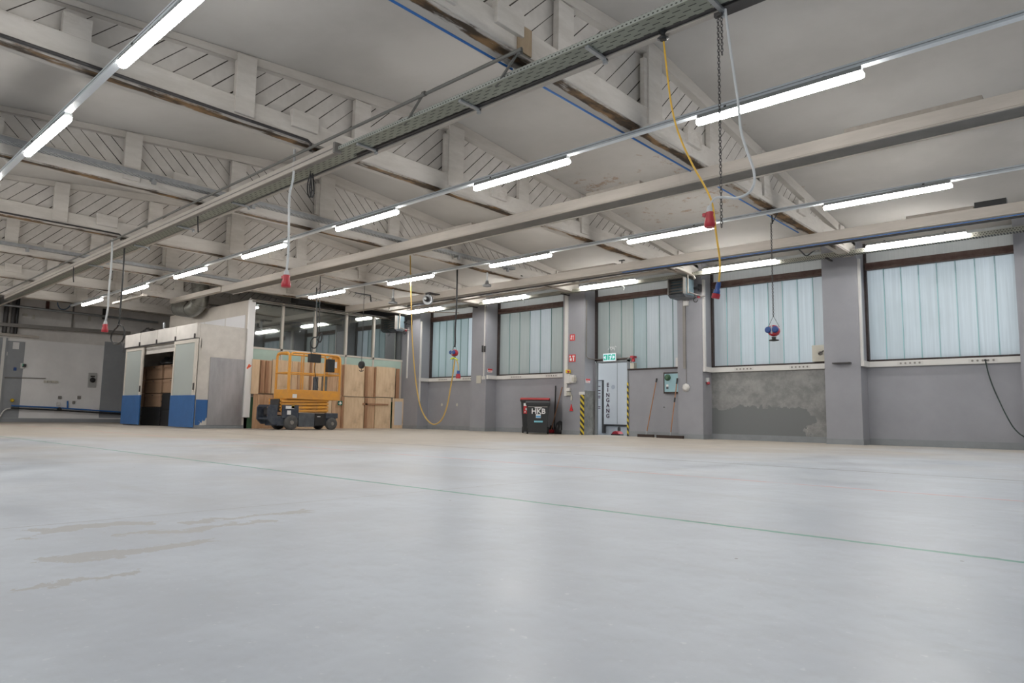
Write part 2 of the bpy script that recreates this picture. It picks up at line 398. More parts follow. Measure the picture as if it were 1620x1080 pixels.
# ------------------------------------------------------------------ mesh building helpers
OFF = {}
class MB:
    def __init__(s): s.v = []; s.f = []; s.m = []; s.mi = 0; s.sm = []; s.smooth = False
    def add(s, vs, fs):
        o = len(s.v); s.v += [tuple(v) for v in vs]
        for f in fs: s.f.append(tuple(o+i for i in f)); s.m.append(s.mi); s.sm.append(s.smooth)
        return s
    def box(s, x0, x1, y0, y1, z0, z1):
        x0, x1 = min(x0, x1), max(x0, x1); y0, y1 = min(y0, y1), max(y0, y1); z0, z1 = min(z0, z1), max(z0, z1)
        vs = [(x, y, z) for z in (z0, z1) for y in (y0, y1) for x in (x0, x1)]
        return s.add(vs, [(0, 2, 3, 1), (4, 5, 7, 6), (0, 1, 5, 4), (2, 6, 7, 3), (0, 4, 6, 2), (1, 3, 7, 5)])
    def prism(s, pts, d):
        """closed polygon pts (3D) extruded along vector d"""
        d = Vector(d); n = len(pts); a = [Vector(p) for p in pts]; b = [p+d for p in a]
        nrm = sum(((a[i]-a[0]).cross(a[(i+1) % n]-a[0]) for i in range(1, n)), Vector())
        fs = [tuple(range(n)), tuple(range(2*n-1, n-1, -1))] + [(i, n+i, n+(i+1) % n, (i+1) % n) for i in range(n)]
        if nrm.dot(d) > 0: fs = [tuple(reversed(f)) for f in fs]
        return s.add(a+b, fs)
    def bar(s, p, q, w, h, up=(0, 0, 1)):
        p, q = Vector(p), Vector(q); d = (q-p).normalized(); up = Vector(up)
        if abs(d.dot(up)) > .98: up = Vector((1, 0, 0))
        r = d.cross(up).normalized()*w/2; u = r.cross(d).normalized()*h/2
        return s.prism([p-r-u, p+r-u, p+r+u, p-r+u], q-p)
    def tube(s, pts, r, n=8, closed=False):
        pts = [Vector(p) for p in pts]; k = len(pts); rings = []; prev = None
        rr = r if isinstance(r, (list, tuple)) else [r]*k
        for i in range(k):
            if closed: t = (pts[(i+1) % k]-pts[i-1])
            else: t = (pts[min(i+1, k-1)]-pts[max(i-1, 0)])
            t = t.normalized() if t.length > 1e-9 else Vector((0, 0, 1))
            if prev is None:
                a = Vector((0, 0, 1)) if abs(t.z) < .9 else Vector((1, 0, 0)); u = t.cross(a).normalized()
            else:
                u = prev - t*prev.dot(t)
                u = u.normalized() if u.length > 1e-6 else t.orthogonal().normalized()
            prev = u; w = t.cross(u)
            rings.append([pts[i]+(u*math.cos(2*math.pi*j/n)+w*math.sin(2*math.pi*j/n))*rr[i] for j in range(n)])
        vs = [v for g in rings for v in g]; fs = []
        for i in range(k if closed else k-1):
            a, b2 = i*n, ((i+1) % k)*n
            for j in range(n): fs.append((a+j, a+(j+1) % n, b2+(j+1) % n, b2+j))
        o = s.smooth; s.smooth = True; s.add(vs, fs); s.smooth = o
        if not closed:
            s.add(rings[0], [tuple(reversed(range(n)))]); s.add(rings[-1], [tuple(range(n))])
        return s
    def lathe(s, c, axis, prof, n=16):
        """prof: list of (radius, height along axis) from centre c"""
        axis = Vector(axis).normalized(); u = axis.orthogonal().normalized(); w = axis.cross(u); c = Vector(c)
        vs = []; fs = []
        for (r, h) in prof:
            for j in range(n):
                a = 2*math.pi*j/n; vs.append(c+axis*h+(u*math.cos(a)+w*math.sin(a))*max(r, 1e-4))
        for i in range(len(prof)-1):
            for j in range(n): fs.append((i*n+j, i*n+(j+1) % n, (i+1)*n+(j+1) % n, (i+1)*n+j))
        o = s.smooth; s.smooth = True; s.add(vs, fs); s.smooth = o
        s.add(vs[:n], [tuple(reversed(range(n)))]); s.add(vs[-n:], [tuple(range(n))])
        return s
    def quad(s, a, b, c, d): return s.add([a, b, c, d], [(0, 1, 2, 3)])
    def build(s, name, mats, parent=None, bevel=0.0, seg=2, loc=None):
        me = bpy.data.meshes.new(name)
        off = Vector(OFF[parent.name]) if parent is not None else (Vector(loc) if loc is not None else Vector((0, 0, 0)))
        me.from_pydata([tuple(Vector(v)-off) for v in s.v], [], s.f)
        if not isinstance(mats, (list, tuple)): mats = [mats]
        for m in mats: me.materials.append(m)
        for i, p in enumerate(me.polygons): p.material_index = s.m[i]; p.use_smooth = s.sm[i]
        me.update()
        o = bpy.data.objects.new(name, me); scene.collection.objects.link(o)
        if parent is not None: o.parent = parent
        else: o.location = off
        OFF[o.name] = tuple(off)
        if bevel > 0:
            b = o.modifiers.new('bevel', 'BEVEL'); b.width = bevel; b.segments = seg; b.limit_method = 'ANGLE'; b.angle_limit = math.radians(40)
        return o
def tag(o, label, cat, group=None, kind=None):
    o['label'] = label; o['category'] = cat
    if group: o['group'] = group
    if kind: o['kind'] = kind
    return o
def thing(name, loc, label, cat, group=None):
    o = bpy.data.objects.new(name, None); o.empty_display_size = .1
    scene.collection.objects.link(o); o.location = loc; OFF[o.name] = tuple(loc)
    return tag(o, label, cat, group)
def struct(o):
    o['kind'] = 'structure'; return o
def B(*boxes):
    m = MB()
    for b in boxes: m.box(*b)
    return m
def cr(pts, k=6):
    """smooth curve through points"""
    pts = [Vector(p) for p in pts]; out = []
    for i in range(len(pts)-1):
        p0 = pts[max(i-1, 0)]; p1 = pts[i]; p2 = pts[i+1]; p3 = pts[min(i+2, len(pts)-1)]
        for j in range(k):
            t = j/k
            out.append(.5*((2*p1)+(-p0+p2)*t+(2*p0-5*p1+4*p2-p3)*t*t+(-p0+3*p1-3*p2+p3)*t**3))
    out.append(pts[-1]); return out
def text_mesh(txt, size, name, m, parent, origin, right, up, extrude=.002, bold=.004):
    c = bpy.data.curves.new(name, 'FONT'); c.body = txt; c.size = size; c.extrude = extrude
    c.offset = bold; c.align_x = 'CENTER'; c.align_y = 'CENTER'
    t = bpy.data.objects.new(name+'_tmp', c); scene.collection.objects.link(t)
    bpy.context.view_layer.update()
    me = bpy.data.meshes.new_from_object(t.evaluated_get(bpy.context.evaluated_depsgraph_get()))
    bpy.data.objects.remove(t)
    r = Vector(right).normalized(); u = Vector(up).normalized(); n = r.cross(u)
    po = Vector(OFF[parent.name])
    for v in me.vertices: v.co = Vector(origin)+r*v.co.x+u*v.co.y+n*v.co.z-po
    me.materials.clear(); me.materials.append(m)
    o = bpy.data.objects.new(name, me); scene.collection.objects.link(o); o.parent = parent
    return o
# ------------------------------------------------------------------ the setting
struct(B((LX-.3, RIGHT_X+.3, BACK_Y-.3, W+.3, -.2, 0)).build('floor', M_FLOOR))
c = MB()
yb = BACK_Y-.3; yf = W+.35
c.prism([(LX-.3, yb, roofz(yb)), (LX-.3, RIDGE_Y, RIDGE_Z), (LX-.3, yf, roofz(yf)), (LX-.3, yf, roofz(yf)+.2), (LX-.3, RIDGE_Y, RIDGE_Z+.2), (LX-.3, yb, roofz(yb)+.2)], (RIGHT_X-LX+.6, 0, 0))
struct(c.build('ceiling', M_CEIL))

PIL = [(onY(a, 560, P).x, onY(b_, 560, P).x) for a, b_ in ((632, 663), (746, 769.5), (890.5, 925), (1072, 1111), (1304, 1360.6))]
PIL.append((onY(1614, 560, P).x, onY(1614, 560, P).x+.8)); PIL.append((PIL[-1][1]+3.0, PIL[-1][1]+3.8))
BAYS = [(PIL[i][1], PIL[i+1][0]) for i in range(len(PIL)-1)]
ZS = 1.84
Z_TR0, Z_TR1 = 3.93, 4.09
DX0, DX1, DZ = onY(945, 630, W).x, onY(992.5, 630, W).x, onY(960, 573, W).z
w = MB()
for i_, (a, b_) in enumerate(PIL): w.box(a, b_, P, W+(.03 if i_ == 2 else .3), 0, 4.6)
w.box(LX-.3, PIL[0][0], P, W+.3, 0, 4.6)
w.box(PIL[-1][1], RIGHT_X+.3, P, W+.3, 0, 4.6)
for i, (a, b_) in enumerate(BAYS):
    if i == 2:
        w.box(a, DX0, W, W+.03, 0, DZ)
        w.box(DX1, b_, W, W+.3, 0, ZS+.02)
        w.box(DX0, DX1, W, W+.3, -.1, -.01)
    else:
        w.mi = 1 if i == 3 else 0
        w.box(a, b_, W, W+.3, 0, ZS); w.mi = 0
struct(w.build('wall_right', [M_GREY, M_DAMP]))

# windows: frame, glass strips, joints
def window(idx, a, b_, nstrip, mats, zb=ZS, cut=None, joint=M_JOINT):
    root = bpy.data.objects.new('window_%d' % idx, None); scene.collection.objects.link(root); OFF[root.name] = (0, 0, 0); struct(root)
    G = W+.10
    f = MB(); f.mi = 1
    f.box(cut[0] if cut else a, b_, W+.01, W+.14, zb, zb+.045)
    if cut: f.box(a, cut[0], W+.01, W+.14, cut[1]+.05, cut[1]+.09)
    f.box(a, a+.045, W+.01, W+.14, cut[1]+.05 if cut else zb, 4.55); f.box(b_-.045, b_, W+.01, W+.14, zb, 4.55)
    f.mi = 0
    f.box(a+.045, b_-.045, W-.02, W+.12, Z_TR0, Z_TR1); f.box(a+.045, b_-.045, W-.04, W+.02, Z_TR0+.045, Z_TR0+.075)
    f.build('window_frame', [M_BROWN, M_SEAL], root)
    p = MB(); sw = (b_-a-.09)/nstrip
    pm = [M_UG, M_UGL, M_UGB, M_UGW, M_UGT]
    for k in range(nstrip):
        x0 = a+.045+k*sw; x1 = x0+sw
        z0 = zb+.045
        if cut and x1 < cut[0]+.2: z0 = cut[1]
        p.mi = mats[k] if k < len(mats) else mats[-1]
        p.box(x0+.006, x1-.006, G, G+.008, z0, Z_TR0)
    p.mi = 4; p.box(a+.045, b_-.045, G, G+.008, Z_TR1, 4.56)
    p.build('window_pane', pm, root)
    j = MB()
    for k in range(1, nstrip):
        x0 = a+.045+k*sw; z0 = zb+.045
        if cut and x0 < cut[0]: z0 = cut[1]
        j.box(x0-.008, x0+.008, G-.02, G+.012, z0, Z_TR0)
    j.build('glass_joint', joint, root)
    return root
window(1, *BAYS[0], 7, [0, 0, 0, 0, 0, 2, 3], joint=M_JOINTD)
window(2, *BAYS[1], 7, [1, 1, 1, 3, 3, 1, 1], joint=M_JOINTD)
window(3, *BAYS[2], 7, [1, 1, 1, 0, 3, 3, 3, 1], zb=ZS+.02, cut=(DX1, DZ), joint=M_JOINTD)
window(4, *BAYS[3], 8, [3, 3, 2, 2, 3, 2, 2, 3])
window(5, *BAYS[4], 8, [2])
window(6, *BAYS[5], 7, [2])

# door opening: frame, lintel, ledge of the cut-out
d = bpy.data.objects.new('door_1', None); scene.collection.objects.link(d); OFF[d.name] = (0, 0, 0); struct(d)
B((DX0-.05, DX0, W-.02, W+.05, 0, DZ+.05), (DX1, DX1+.05, W-.02, W+.3, 0, DZ+.10), (DX0-.05, DX1+.05, W-.02, W+.3, DZ, DZ+.05)).build('door_frame', M_SKIRT, d)
B((DX1+.02, BAYS[2][1], W-.03, W+.08, ZS+.02, ZS+.06)).build('ledge', M_SEAL, d)
struct(B((PIL[2][0]-1.30, DX1+6, W+.3, W+14, -.12, -.03)).build('trim_6', mat('outdoor_paving', (.26, .275, .29), .8, noise=.2)))

# skirtings
k = MB()
for i, (a, b_) in enumerate(BAYS):
    if i == 2: k.box(a, DX0-.05, W-.012, W, 0, .14); k.box(DX1+.05, b_, W-.012, W, 0, .14)
    else: k.box(a, b_, W-.012, W, 0, .14)
for a, b_ in PIL:
    k.box(a-.012, b_+.012, P-.012, P, 0, .12)
    k.box(b_, b_+.012, P, W, 0, .12)
struct(k.build('baseboard_right', M_SKIRT))

# far left wall, and the unseen walls behind the camera with windows added to let in daylight
wl = MB(); wl.box(LX-.3, LX, BACK_Y-.3, W+.3, 0, 3.05); wl.mi = 1; wl.box(LX-.3, LX, BACK_Y-.3, W+.3, 3.05, 5.4)
struct(wl.build('wall_left', [M_WHITEWALL, M_UPWALL]))
def holed_y(name, y0, y1, x0, x1, holes, z0, z1, top, m):
    q = MB(); xs = x0
    for a, b_ in holes:
        q.box(xs, a, y0, y1, 0, top); q.box(a, b_, y0, y1, 0, z0); q.box(a, b_, y0, y1, z1, top); xs = b_
    q.box(xs, x1, y0, y1, 0, top)
    return struct(q.build(name, m))
holes = [(-28, -25), (-23, -20), (-18, -15), (-13, -9.5), (-8, -4.5), (-3, 3.5)]
holed_y('wall_front', BACK_Y-.3, BACK_Y, LX, RIGHT_X+.3, holes, 1.0, 3.9, 4.7, M_GREY)
q = MB(); q.box(RIGHT_X, RIGHT_X+.3, BACK_Y, 0, 0, 4.9); q.box(RIGHT_X, RIGHT_X+.3, 0, 6, 0, .5); q.box(RIGHT_X, RIGHT_X+.3, 0, 6, 3.9, 5.4)
q.box(RIGHT_X, RIGHT_X+.3, 6, 8, 0, 5.4); q.box(RIGHT_X, RIGHT_X+.3, 8, 14, 0, 1.0); q.box(RIGHT_X, RIGHT_X+.3, 8, 14, 3.9, 5.6); q.box(RIGHT_X, RIGHT_X+.3, 14, W+.3, 0, 5.4)
struct(q.build('wall_rear', M_GREY))
for i, (a, b_) in enumerate(holes):
    g = bpy.data.objects.new('window_%d' % (7+i), None); scene.collection.objects.link(g); OFF[g.name] = (0, 0, 0); struct(g)
    B((a, b_, BACK_Y-.2, BACK_Y-.19, 1.0, 3.9)).build('window_pane', M_UGB, g)
for i, (a, b_, z) in enumerate(((0, 6, .5), (8, 14, 1.0))):
    g = bpy.data.objects.new('window_%d' % (14+i), None); scene.collection.objects.link(g); OFF[g.name] = (0, 0, 0); struct(g)
    B((RIGHT_X+.15, RIGHT_X+.16, a, b_, z, 3.9)).build('window_pane', M_UGB, g)

# ------------------------------------------------------------------ roof trusses
TX = [-4.5, -8.3, -12.15, -16.0, -19.8, -23.6, -27.4]
TH = .26
POSTS = [(-1.75, 'b'), (.2, 'a'), (2.07, 'b'), (3.97, 'a'), (5.80, 'b'), (7.68, 'c'), (9.45, 'b'), (11.35, 'a'), (13.4, 'b'), (15.4, 'a')]
TLAB = ['nearest white boarded roof truss, blue cable along its rusty underside', 'second white boarded roof truss, dark conduit pipe along its lower beam', 'third white boarded roof truss, grey perforated cable tray along its lower beam',
        'fourth white boarded roof truss from the camera, thin dark conduit under it', 'fifth white boarded roof truss, steel tray ending beside the metal duct', 'sixth white boarded roof truss above the white kiosk', 'farthest white boarded roof truss next to the left end wall']
for i, X in enumerate(TX):
    ya, yb2 = BACK_Y+.02, W-.02
    if i >= 4: yb2 = W-.02
    t = thing('roof_truss', (X, 0, ZT), TLAB[i], 'roof truss', 'whitewashed roof trusses across the hall')
    B((X-TH, X, ya, yb2, ZT+.02, ZT+.31)).build('bottom_chord', M_CHORD, t, bevel=.008)
    B((X-TH+.015, X-.02, ya, yb2, ZT, ZT+.02)).build('under_plate', M_RUST, t)
    for (y0, y1, nm) in ((ya, RIDGE_Y, 'rafter'), (RIDGE_Y, yb2, 'rafter')):
        r = MB(); r.prism([(X, y0, roofz(y0)-.005), (X, y1, roofz(y1)-.005), (X, y1, roofz(y1)-.19), (X, y0, max(ZT+.29, roofz(y0)-.19))], (-TH, 0, 0))
        r.build(nm, M_TOPCH, t)
    b2 = MB(); xi = X-.10
    b2.prism([(xi, ya, ZT+.3), (xi, yb2, ZT+.3), (xi, yb2, roofz(yb2)-.1), (xi, RIDGE_Y, RIDGE_Z-.1), (xi, ya, roofz(ya)-.05)], (-.04, 0, 0))
    o = b2.build('boarding', M_PL[-1 if i in (2,) else 1], t)
    for y, kind in POSTS:
        if kind == 'a':
            B((X-.05, X+.035, y-.13, y+.13, ZT+.08, roofz(y)-.03)).build('post', M_CHORD, t, bevel=.006)
        elif kind == 'c':
            B((X-.06, X+.03, y-.17, y+.17, ZT+.10, roofz(y)-.12), (X-.06, X+.01, y-.25, y-.17, ZT+.3, roofz(y)-.3)).build('post', M_CHORD, t, bevel=.006)
        else:
            B((X-.08, X-.005, y-.14, y+.14, ZT+.29, roofz(y)-.17)).build('post', M_CHORD, t)
    for y in (5.05, 8.95, 13.2):   # scarf joint blocks near the girders
        B((X-.03, X+.05, y-.42, y-.02, ZT+.16, ZT+.40)).build('splice_block', M_CHORD, t, bevel=.006)

# ------------------------------------------------------------------ girders along the hall
def sk(m, x0, x1, y0, y1, z0, z1, b):
    """box running along x whose y drifts by b per metre"""
    return m.prism([(x0, y0+b*x0, z0), (x0, y1+b*x0, z0), (x0, y1+b*x0, z1), (x0, y0+b*x0, z1)], (x1-x0, b*(x1-x0), 0))
def SK(*bx):
    m = MB()
    for q in bx: sk(m, *q)
    return m
XR = RIGHT_X-.05
# girder B (middle)
b0 = .0006; yB = 9.187
xend = -19.9
t = thing('steel_beam', (-8, yB, 4.0), 'cream painted steel beam crossing the middle of the picture, boards packed on top', 'steel beam')
SK((xend, XR, yB, yB+.16, 4.012, 4.179, b0)).build('beam_face', M_STEEL, t, bevel=.006)
SK((xend, XR, yB-.008, yB+.03, 3.992, 4.006, b0), (xend, XR, yB+.35, yB+.38, 3.98, 4.02, b0)).build('flange_lip', M_STEEL, t)
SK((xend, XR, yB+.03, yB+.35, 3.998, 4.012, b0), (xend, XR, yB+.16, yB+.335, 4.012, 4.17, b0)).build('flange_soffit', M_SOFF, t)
# the thinner far piece of the same line above the kiosk
x2 = onY(270, 478, yB).x
t = thing('steel_beam', (-22, yB-.1, 4.0), 'thin cream steel channel end at the left of the middle beam, over the kiosk', 'steel beam')
SK((x2, xend-.02, yB-.02, yB+.02, 4.03, 4.17, b0), (x2, xend-.02, yB+.02, yB+.12, 4.03, 4.05, b0)).build('channel', M_STEEL, t)
# girder C (by the windows)
b1 = .0149; yC = 13.93
t = thing('steel_beam', (-8, yC, 4.0), 'cream painted steel beam running just in front of the windows', 'steel beam')
SK((-20.1, XR, yC, yC+.12, 4.02, 4.178, b1)).build('beam_face', M_STEEL, t, bevel=.006)
SK((-20.1, XR, yC-.01, yC+.26, 3.985, 4.018, b1)).build('bottom_flange', M_STEEL, t)
# girder A (left of the picture) with white soffit plate, dark right end
b2 = -.010; yA = 5.12
xd = onZ(1148, 25, 3.95).x
t = thing('steel_beam', (-8, yA, 4.0), 'steel beam behind the green perforated tray, dark at its right end', 'steel beam')
SK((LX+.05, XR, yA+.10, yA+.20, 3.975, 4.176, b2)).build('web', M_DARKST, t)
SK((LX+.05, xd, yA+.15, yA+.21, 3.95, 3.972, b2)).build('white_soffit_plate', M_STEEL, t)
SK((xd, XR, yA+.12, yA+.26, 3.955, 3.973, b2)).build('dark_flange', M_DARKST, t)

def board(x0, x1, y, z0, z1, dep, m, label, nm='packing_board'):
    o = B((x0, x1, y, y+dep, z0, z1)).build(nm, m, None, loc=((x0+x1)/2, y, z0), bevel=.004)
    return tag(o, label, 'board', 'packing boards on the beams')
for (xa, xb, lab) in ((1335, 1556, 'long grey board packed on the middle beam at the right side'), (925, 1010, 'short board packed on the middle beam between the two nearest trusses'),
                      (650, 748, 'board packed on the middle beam left of the second truss'), (492, 560, 'farthest short board packed on the middle beam'),):
    board(onY(xa, 250, yB).x, onY(xb, 200, yB).x, yB+.03, 4.182, 4.245, .12, M_BOARD, lab)
board(onY(1432, 345, yC).x, onY(1540, 335, yC).x, yC+.05, 4.181, 4.25, .12, M_BOARD, 'cream board on the window side beam at the far right')
board(onY(880, 430, 13.8).x, onY(969, 416, 13.8).x, 13.87, 4.181, 4.24, .12, M_BOARD, 'cream board on the window side beam above the entrance')
board(onY(1541, 333, yC).x, onY(1592, 325, yC).x, yC+.05, 4.181, 4.30, .14, M_BLACK, 'black block standing in for a dark ceiling opening over the window side beam at the far right', 'dark_opening_block')  # black block stands in for a dark opening in the ceiling
# little threaded hangers that stick up from the beams
for (x, y, yy) in ((983, 413, 13.85), (822, 441, 13.75)):
    p = onY(x, y+4, yy)
    h = MB(); h.tube([(p.x, yy+.02, 4.178), (p.x, yy+.02, 4.26)], .012, 6); h.box(p.x-.07, p.x+.07, yy-.01, yy+.05, 4.255, 4.275)
    tag(h.build('beam_clamp', M_DARKST, None, loc=(p.x, yy, 4.178)), 'dark T shaped clamp standing on the window side beam, %s' % ('above the entrance' if x == 983 else 'right of the two pendants'), 'clamp', 'T clamps on the beam')

# ------------------------------------------------------------------ cable tray on girder A
TYa, TYb = 4.995, 5.235
t = thing('cable_tray', (-6, 5, 3.96), 'long green-grey perforated cable tray at the top, beside the left beam', 'cable tray')
bD = -.016; xs = onZ(525, 240, 3.93).x; oD = 4.968+.016*xs   # drift of the far half of the run
def yD(x): return oD+bD*x
segs = ((xs+.05, XR-.3, 4.995, 0.0), (-27.0, xs+.05, 4.995-bD*xs+.07, bD))
m1, m2 = MB(), MB()
for (xa_, xb_, y0_, b_) in segs:
    sk(m1, xa_, xb_, y0_, y0_+.235, 3.962, 3.966, b_)
    sk(m2, xa_, xb_, y0_, y0_+.004, 3.966, 4.012, b_); sk(m2, xa_, xb_, y0_+.231, y0_+.235, 3.966, 4.03, b_)
m1.build('tray_base', M_TRAYB, t); m2.build('tray_side', M_TRAYS, t)
for (x, y) in ((944, 84), (743, 166), (578, 232), (1133, 6), (375, 322), (288, 359), (222, 389), (150, 420)):
    X = onZ(x, y, 3.95).x
    o_ = 0 if X > xs else .09+bD*(X-xs); q = MB(); q.bar((X, TYa+.02+o_, 3.945), (X, TYb+.10+o_, 3.945), .04, .028); q.box(X-.02, X+.02, TYb+.07+o_, TYb+.10+o_, 3.90, 3.95)
    q.build('tray_bracket', M_GALV, t)

# white duct beside it and the dark pipe on struts
t = thing('cable_duct', (xs, 4.9, 3.95), 'long cream cable duct along the left beam ending beside the second truss', 'cable duct')
SK((-26.5, xs, oD, oD+.02, 3.93, 4.06, bD)).build('duct_face', M_STEEL, t)
SK((-26.5, xs, oD+.02, oD+.09, 3.935, 3.95, bD)).build('duct_base', M_STEELG, t)
SK((-26.5, xs, oD-.008, oD, 3.985, 3.997, bD)).build('duct_seam', M_STEELG, t)
SK((xs, xs+.04, oD-.02, oD+.09, 3.92, 4.065, bD)).build('end_cap', M_STEELG, t)
bP = -.0138; yP = 4.767
x0 = onZ(827, 78, 4.08).x
t = thing('steel_pipe', (x0, 4.8, 4.08), 'thin dark steel pipe held beside the perforated tray on slanted struts', 'pipe')
MB().tube([(x0, yP+bP*x0, 4.08), (-27, yP+bP*-27, 4.08)], .019, 8).build('pipe', M_PIPE, t)
for (xx, yy, xb_, yb_) in ((822, 82, 793, 142), (671, 149, 656, 205)):
    a = onZ(xx, yy, 4.075); q = onZ(xb_, yb_, 3.95)
    s_ = MB(); s_.bar((a.x, a.y, 4.095), (q.x, 5.05, 3.955), .022, .022); s_.lathe((a.x-.02, a.y, 4.08), (1, 0, 0), [(.03, 0), (.03, .04)], 8)
    s_.build('strut', M_PIPE, t)

# ------------------------------------------------------------------ mounting rails and lights
def rail(y, b, z, x0, x1, label):
    t = thing('mounting_rail', (x0, y, z), label, 'rail')
    SK((x0, x1, y-.04, y+.04, z-.028, z+.028, b)).build('rail_body', M_RAIL, t)
    SK((x0, x1, y-.044, y-.04, z-.004, z+.004, b)).build('rail_groove', M_GALV, t)
    return t
rail(2.211, -.0131, 4.10, -29.5, XR, 'pale grey mounting rail of the leftmost light row')
rail(7.304, -.0042, 4.10, -27.5, XR, 'pale grey mounting rail of the light row in the middle of the picture')
rail(11.87, .0264, 4.12, -19.4, XR, 'pale grey mounting rail of the light row third from the left')
t = thing('cable_tray', (-6, 15.95, 4.15), 'yellow-grey perforated tray along the top of the windows', 'cable tray')
SK((-20.1, XR, 15.94, 15.945, 4.15, 4.245, -.0072)).build('tray_side', M_TRAY2, t)
SK((-20.1, XR, 15.945, 16.1, 4.15, 4.155, -.0072)).build('tray_base', M_TRAY2, t)
for x in (-5.0, -8.6, -12.5, -16.4): SK((x-.02, x+.02, 15.95, P+.0, 4.12, 4.149, 0)).build('tray_bracket', M_DARKST, t)
def lamp_row(y, b, z, xs, where, group):
    for n, x0 in enumerate(xs):
        L_ = 1.83; yy = y+b*(x0+.9)
        t = thing('ceiling_light', (x0, yy, z), where(n), 'light fitting', group)
        h = MB(); h.prism([(x0+.01, yy-.05, z+.02), (x0+.01, yy+.05, z+.02), (x0+.01, yy+.035, z+.075), (x0+.01, yy-.035, z+.075)], (L_-.02, 0, 0))
        h.build('housing', M_HOUS, t)
        d = MB(); r = .045; hz = .062; pts = []
        prof = [(-.046, .02), (-.046, -.018), (-.034, -.037), (-.015, -.045), (.015, -.045), (.034, -.037), (.046, -.018), (.046, .02)]
        ends = ((0, .78), (.03, .97), (.07, 1.0))
        ring = []
        for (dx, s_) in ends: ring.append([(x0+dx, yy+a*s_, z-.012+(c_+.012)*s_) for a, c_ in prof])
        for (dx, s_) in reversed(ends): ring.append([(x0+L_-dx, yy+a*s_, z-.012+(c_+.012)*s_) for a, c_ in prof])
        vs = [v for g in ring for v in g]; k = len(prof); fs = []
        for i in range(len(ring)-1):
            for j in range(k): fs.append((i*k+j, i*k+(j+1) % k, (i+1)*k+(j+1) % k, (i+1)*k+j))
        fs.append(tuple(reversed(range(k)))); fs.append(tuple(range(len(vs)-k, len(vs))))
        d.smooth = True; d.add(vs, fs); d.build('diffuser', M_TUBE, t)
        for fx in (.35, 1.45):
            B((x0+fx, x0+fx+.03, yy-.042, yy+.042, z+.070, z+.088)).build('clip', M_DARKST, t)
XS = [-3.70-3.76*k for k in range(7)]
lamp_row(2.211, -.0131, 4.005, [-15.1, -11.30, -7.55, -3.8, 0.0, -18.9, -22.7, -26.5], lambda n: ['lit tube lamp cut by the left picture edge', 'second lit tube lamp from the top left corner', 'large lit tube lamp at the top left corner', 'lit tube lamp beyond the top edge, above the camera', 'lit tube lamp behind the camera, end of the leftmost row', 'added lit tube lamp left of the frame, first beyond the cut one', 'added lit tube lamp left of the frame, second beyond the cut one', 'added lit tube lamp left of the frame beside the left wall'][n], 'lit lamps of the leftmost row')  # lamps left of the frame are added to light the left wall and kiosk
ORD = ['nearest', 'second', 'third', 'fourth', 'fifth', 'sixth', 'farthest']
lamp_row(-1.2, 0, 4.005, [-7.5, -15.1, -20.0, -24.5], lambda n: ['added lit tube lamp behind the camera by the back wall', 'added lit tube lamp left of the frame by the back wall', 'added unseen lit tube lamp by the back wall before the kiosk', 'added unseen lit tube lamp by the back wall before the left wall'][n], 'added lit lamps of the row by the back wall')  # unseen row added to brighten the left wall and kiosk front
rail(-1.2, 0, 4.10, -27, -5, 'pale grey mounting rail of the added light row by the back wall, outside the frame')
lamp_row(7.304, -.0042, 4.0, XS, lambda n: '%s lit tube lamp of the middle row, counted from the big one at right' % ORD[n], 'lit lamps of the middle row')
lamp_row(7.304, -.0042, 4.0, [.15], lambda n: 'lit tube lamp of the middle row beyond the right picture edge', 'lit lamps of the middle row')
lamp_row(11.87, .0264, 4.03, XS[:5]+[.15], lambda n: '%s lit tube lamp of the third row, hung before the window side beam' % (ORD[:4]+['farthest', 'out of frame'])[n], 'lit lamps of the third row')
lamp_row(15.88, -.0072, 4.235, [-4.15, -7.95, -11.8, -15.75, -19.7]+[-.3], lambda n: ['lit tube lamp over the window at the far right', 'lit tube lamp over the window with the damp wall below', 'lit tube lamp over the entrance window', 'lit tube lamp over the window with the bins below', 'lit tube lamp over the leftmost window', 'lit tube lamp right of the last window, out of frame'][n], 'lit lamps along the windows')

# ------------------------------------------------------------------ cables and pipes along the beams
def cable(name, pts, r, m, label, cat='cable', n=6, k=5, parent=None, group=None):
    o = MB().tube(cr(pts, k) if k else pts, r, n)
    if parent is not None: return o.build(name, m, parent)
    return tag(o.build(name, m, None, loc=pts[0]), label, cat, group)
zb = lambda x: 3.955
cable('cable_bundle', [(-17, 13.84, 3.93), (-9.5, 13.86, 3.935), (-4.5, 13.88, 3.915), (XR, 13.98, 3.93)], .02, M_BLACK, 'black cable bundle slung under the window side beam', k=4)
cable('power_cable', [(-9.0, 13.84, 3.965), (-4.5, 13.86, 3.945), (XR, 13.96, 3.965)], .009, M_BLUECAB, 'blue cable running above the black bundle at the window side beam', k=4)
pts = [onY(1262, 393, 13.9), onY(1268, 398, 13.9), onY(1276, 404.5, 13.9), onY(1286, 398, 13.95), onY(1296, 396, 14.2)]
cable('power_cable', pts, .014, M_BLACK, 'black cable drooping in a V over the damp wall window')
pb = -.0162; py = 15.015
a = onY(1068, 425, 15.19)
cable('steel_pipe', [(-20.0, 15.33, 4.2), (a.x, 15.19, 4.2), tuple(onY(1097, 436, 15.5)), tuple(onY(1099, 441, 15.55))], .028, M_STEEL, 'cream heating pipe along the windows, bending down to the right heater', 'pipe', n=8, k=0)
for i, (x, y) in enumerate(((662, 487), (677, 487))):
    p = onY(x, y, 15.4)
    cable('pipe_offset', [p, p+Vector((0, 0, -.12)), p+Vector((.45, .3, -.16)), p+Vector((.9, .6, -.16))], .02, M_STEEL, '%s cream pipe bend at the top left corner of the window wall' % ('left' if i == 0 else 'right'), 'pipe', k=0, group='pipe bends')
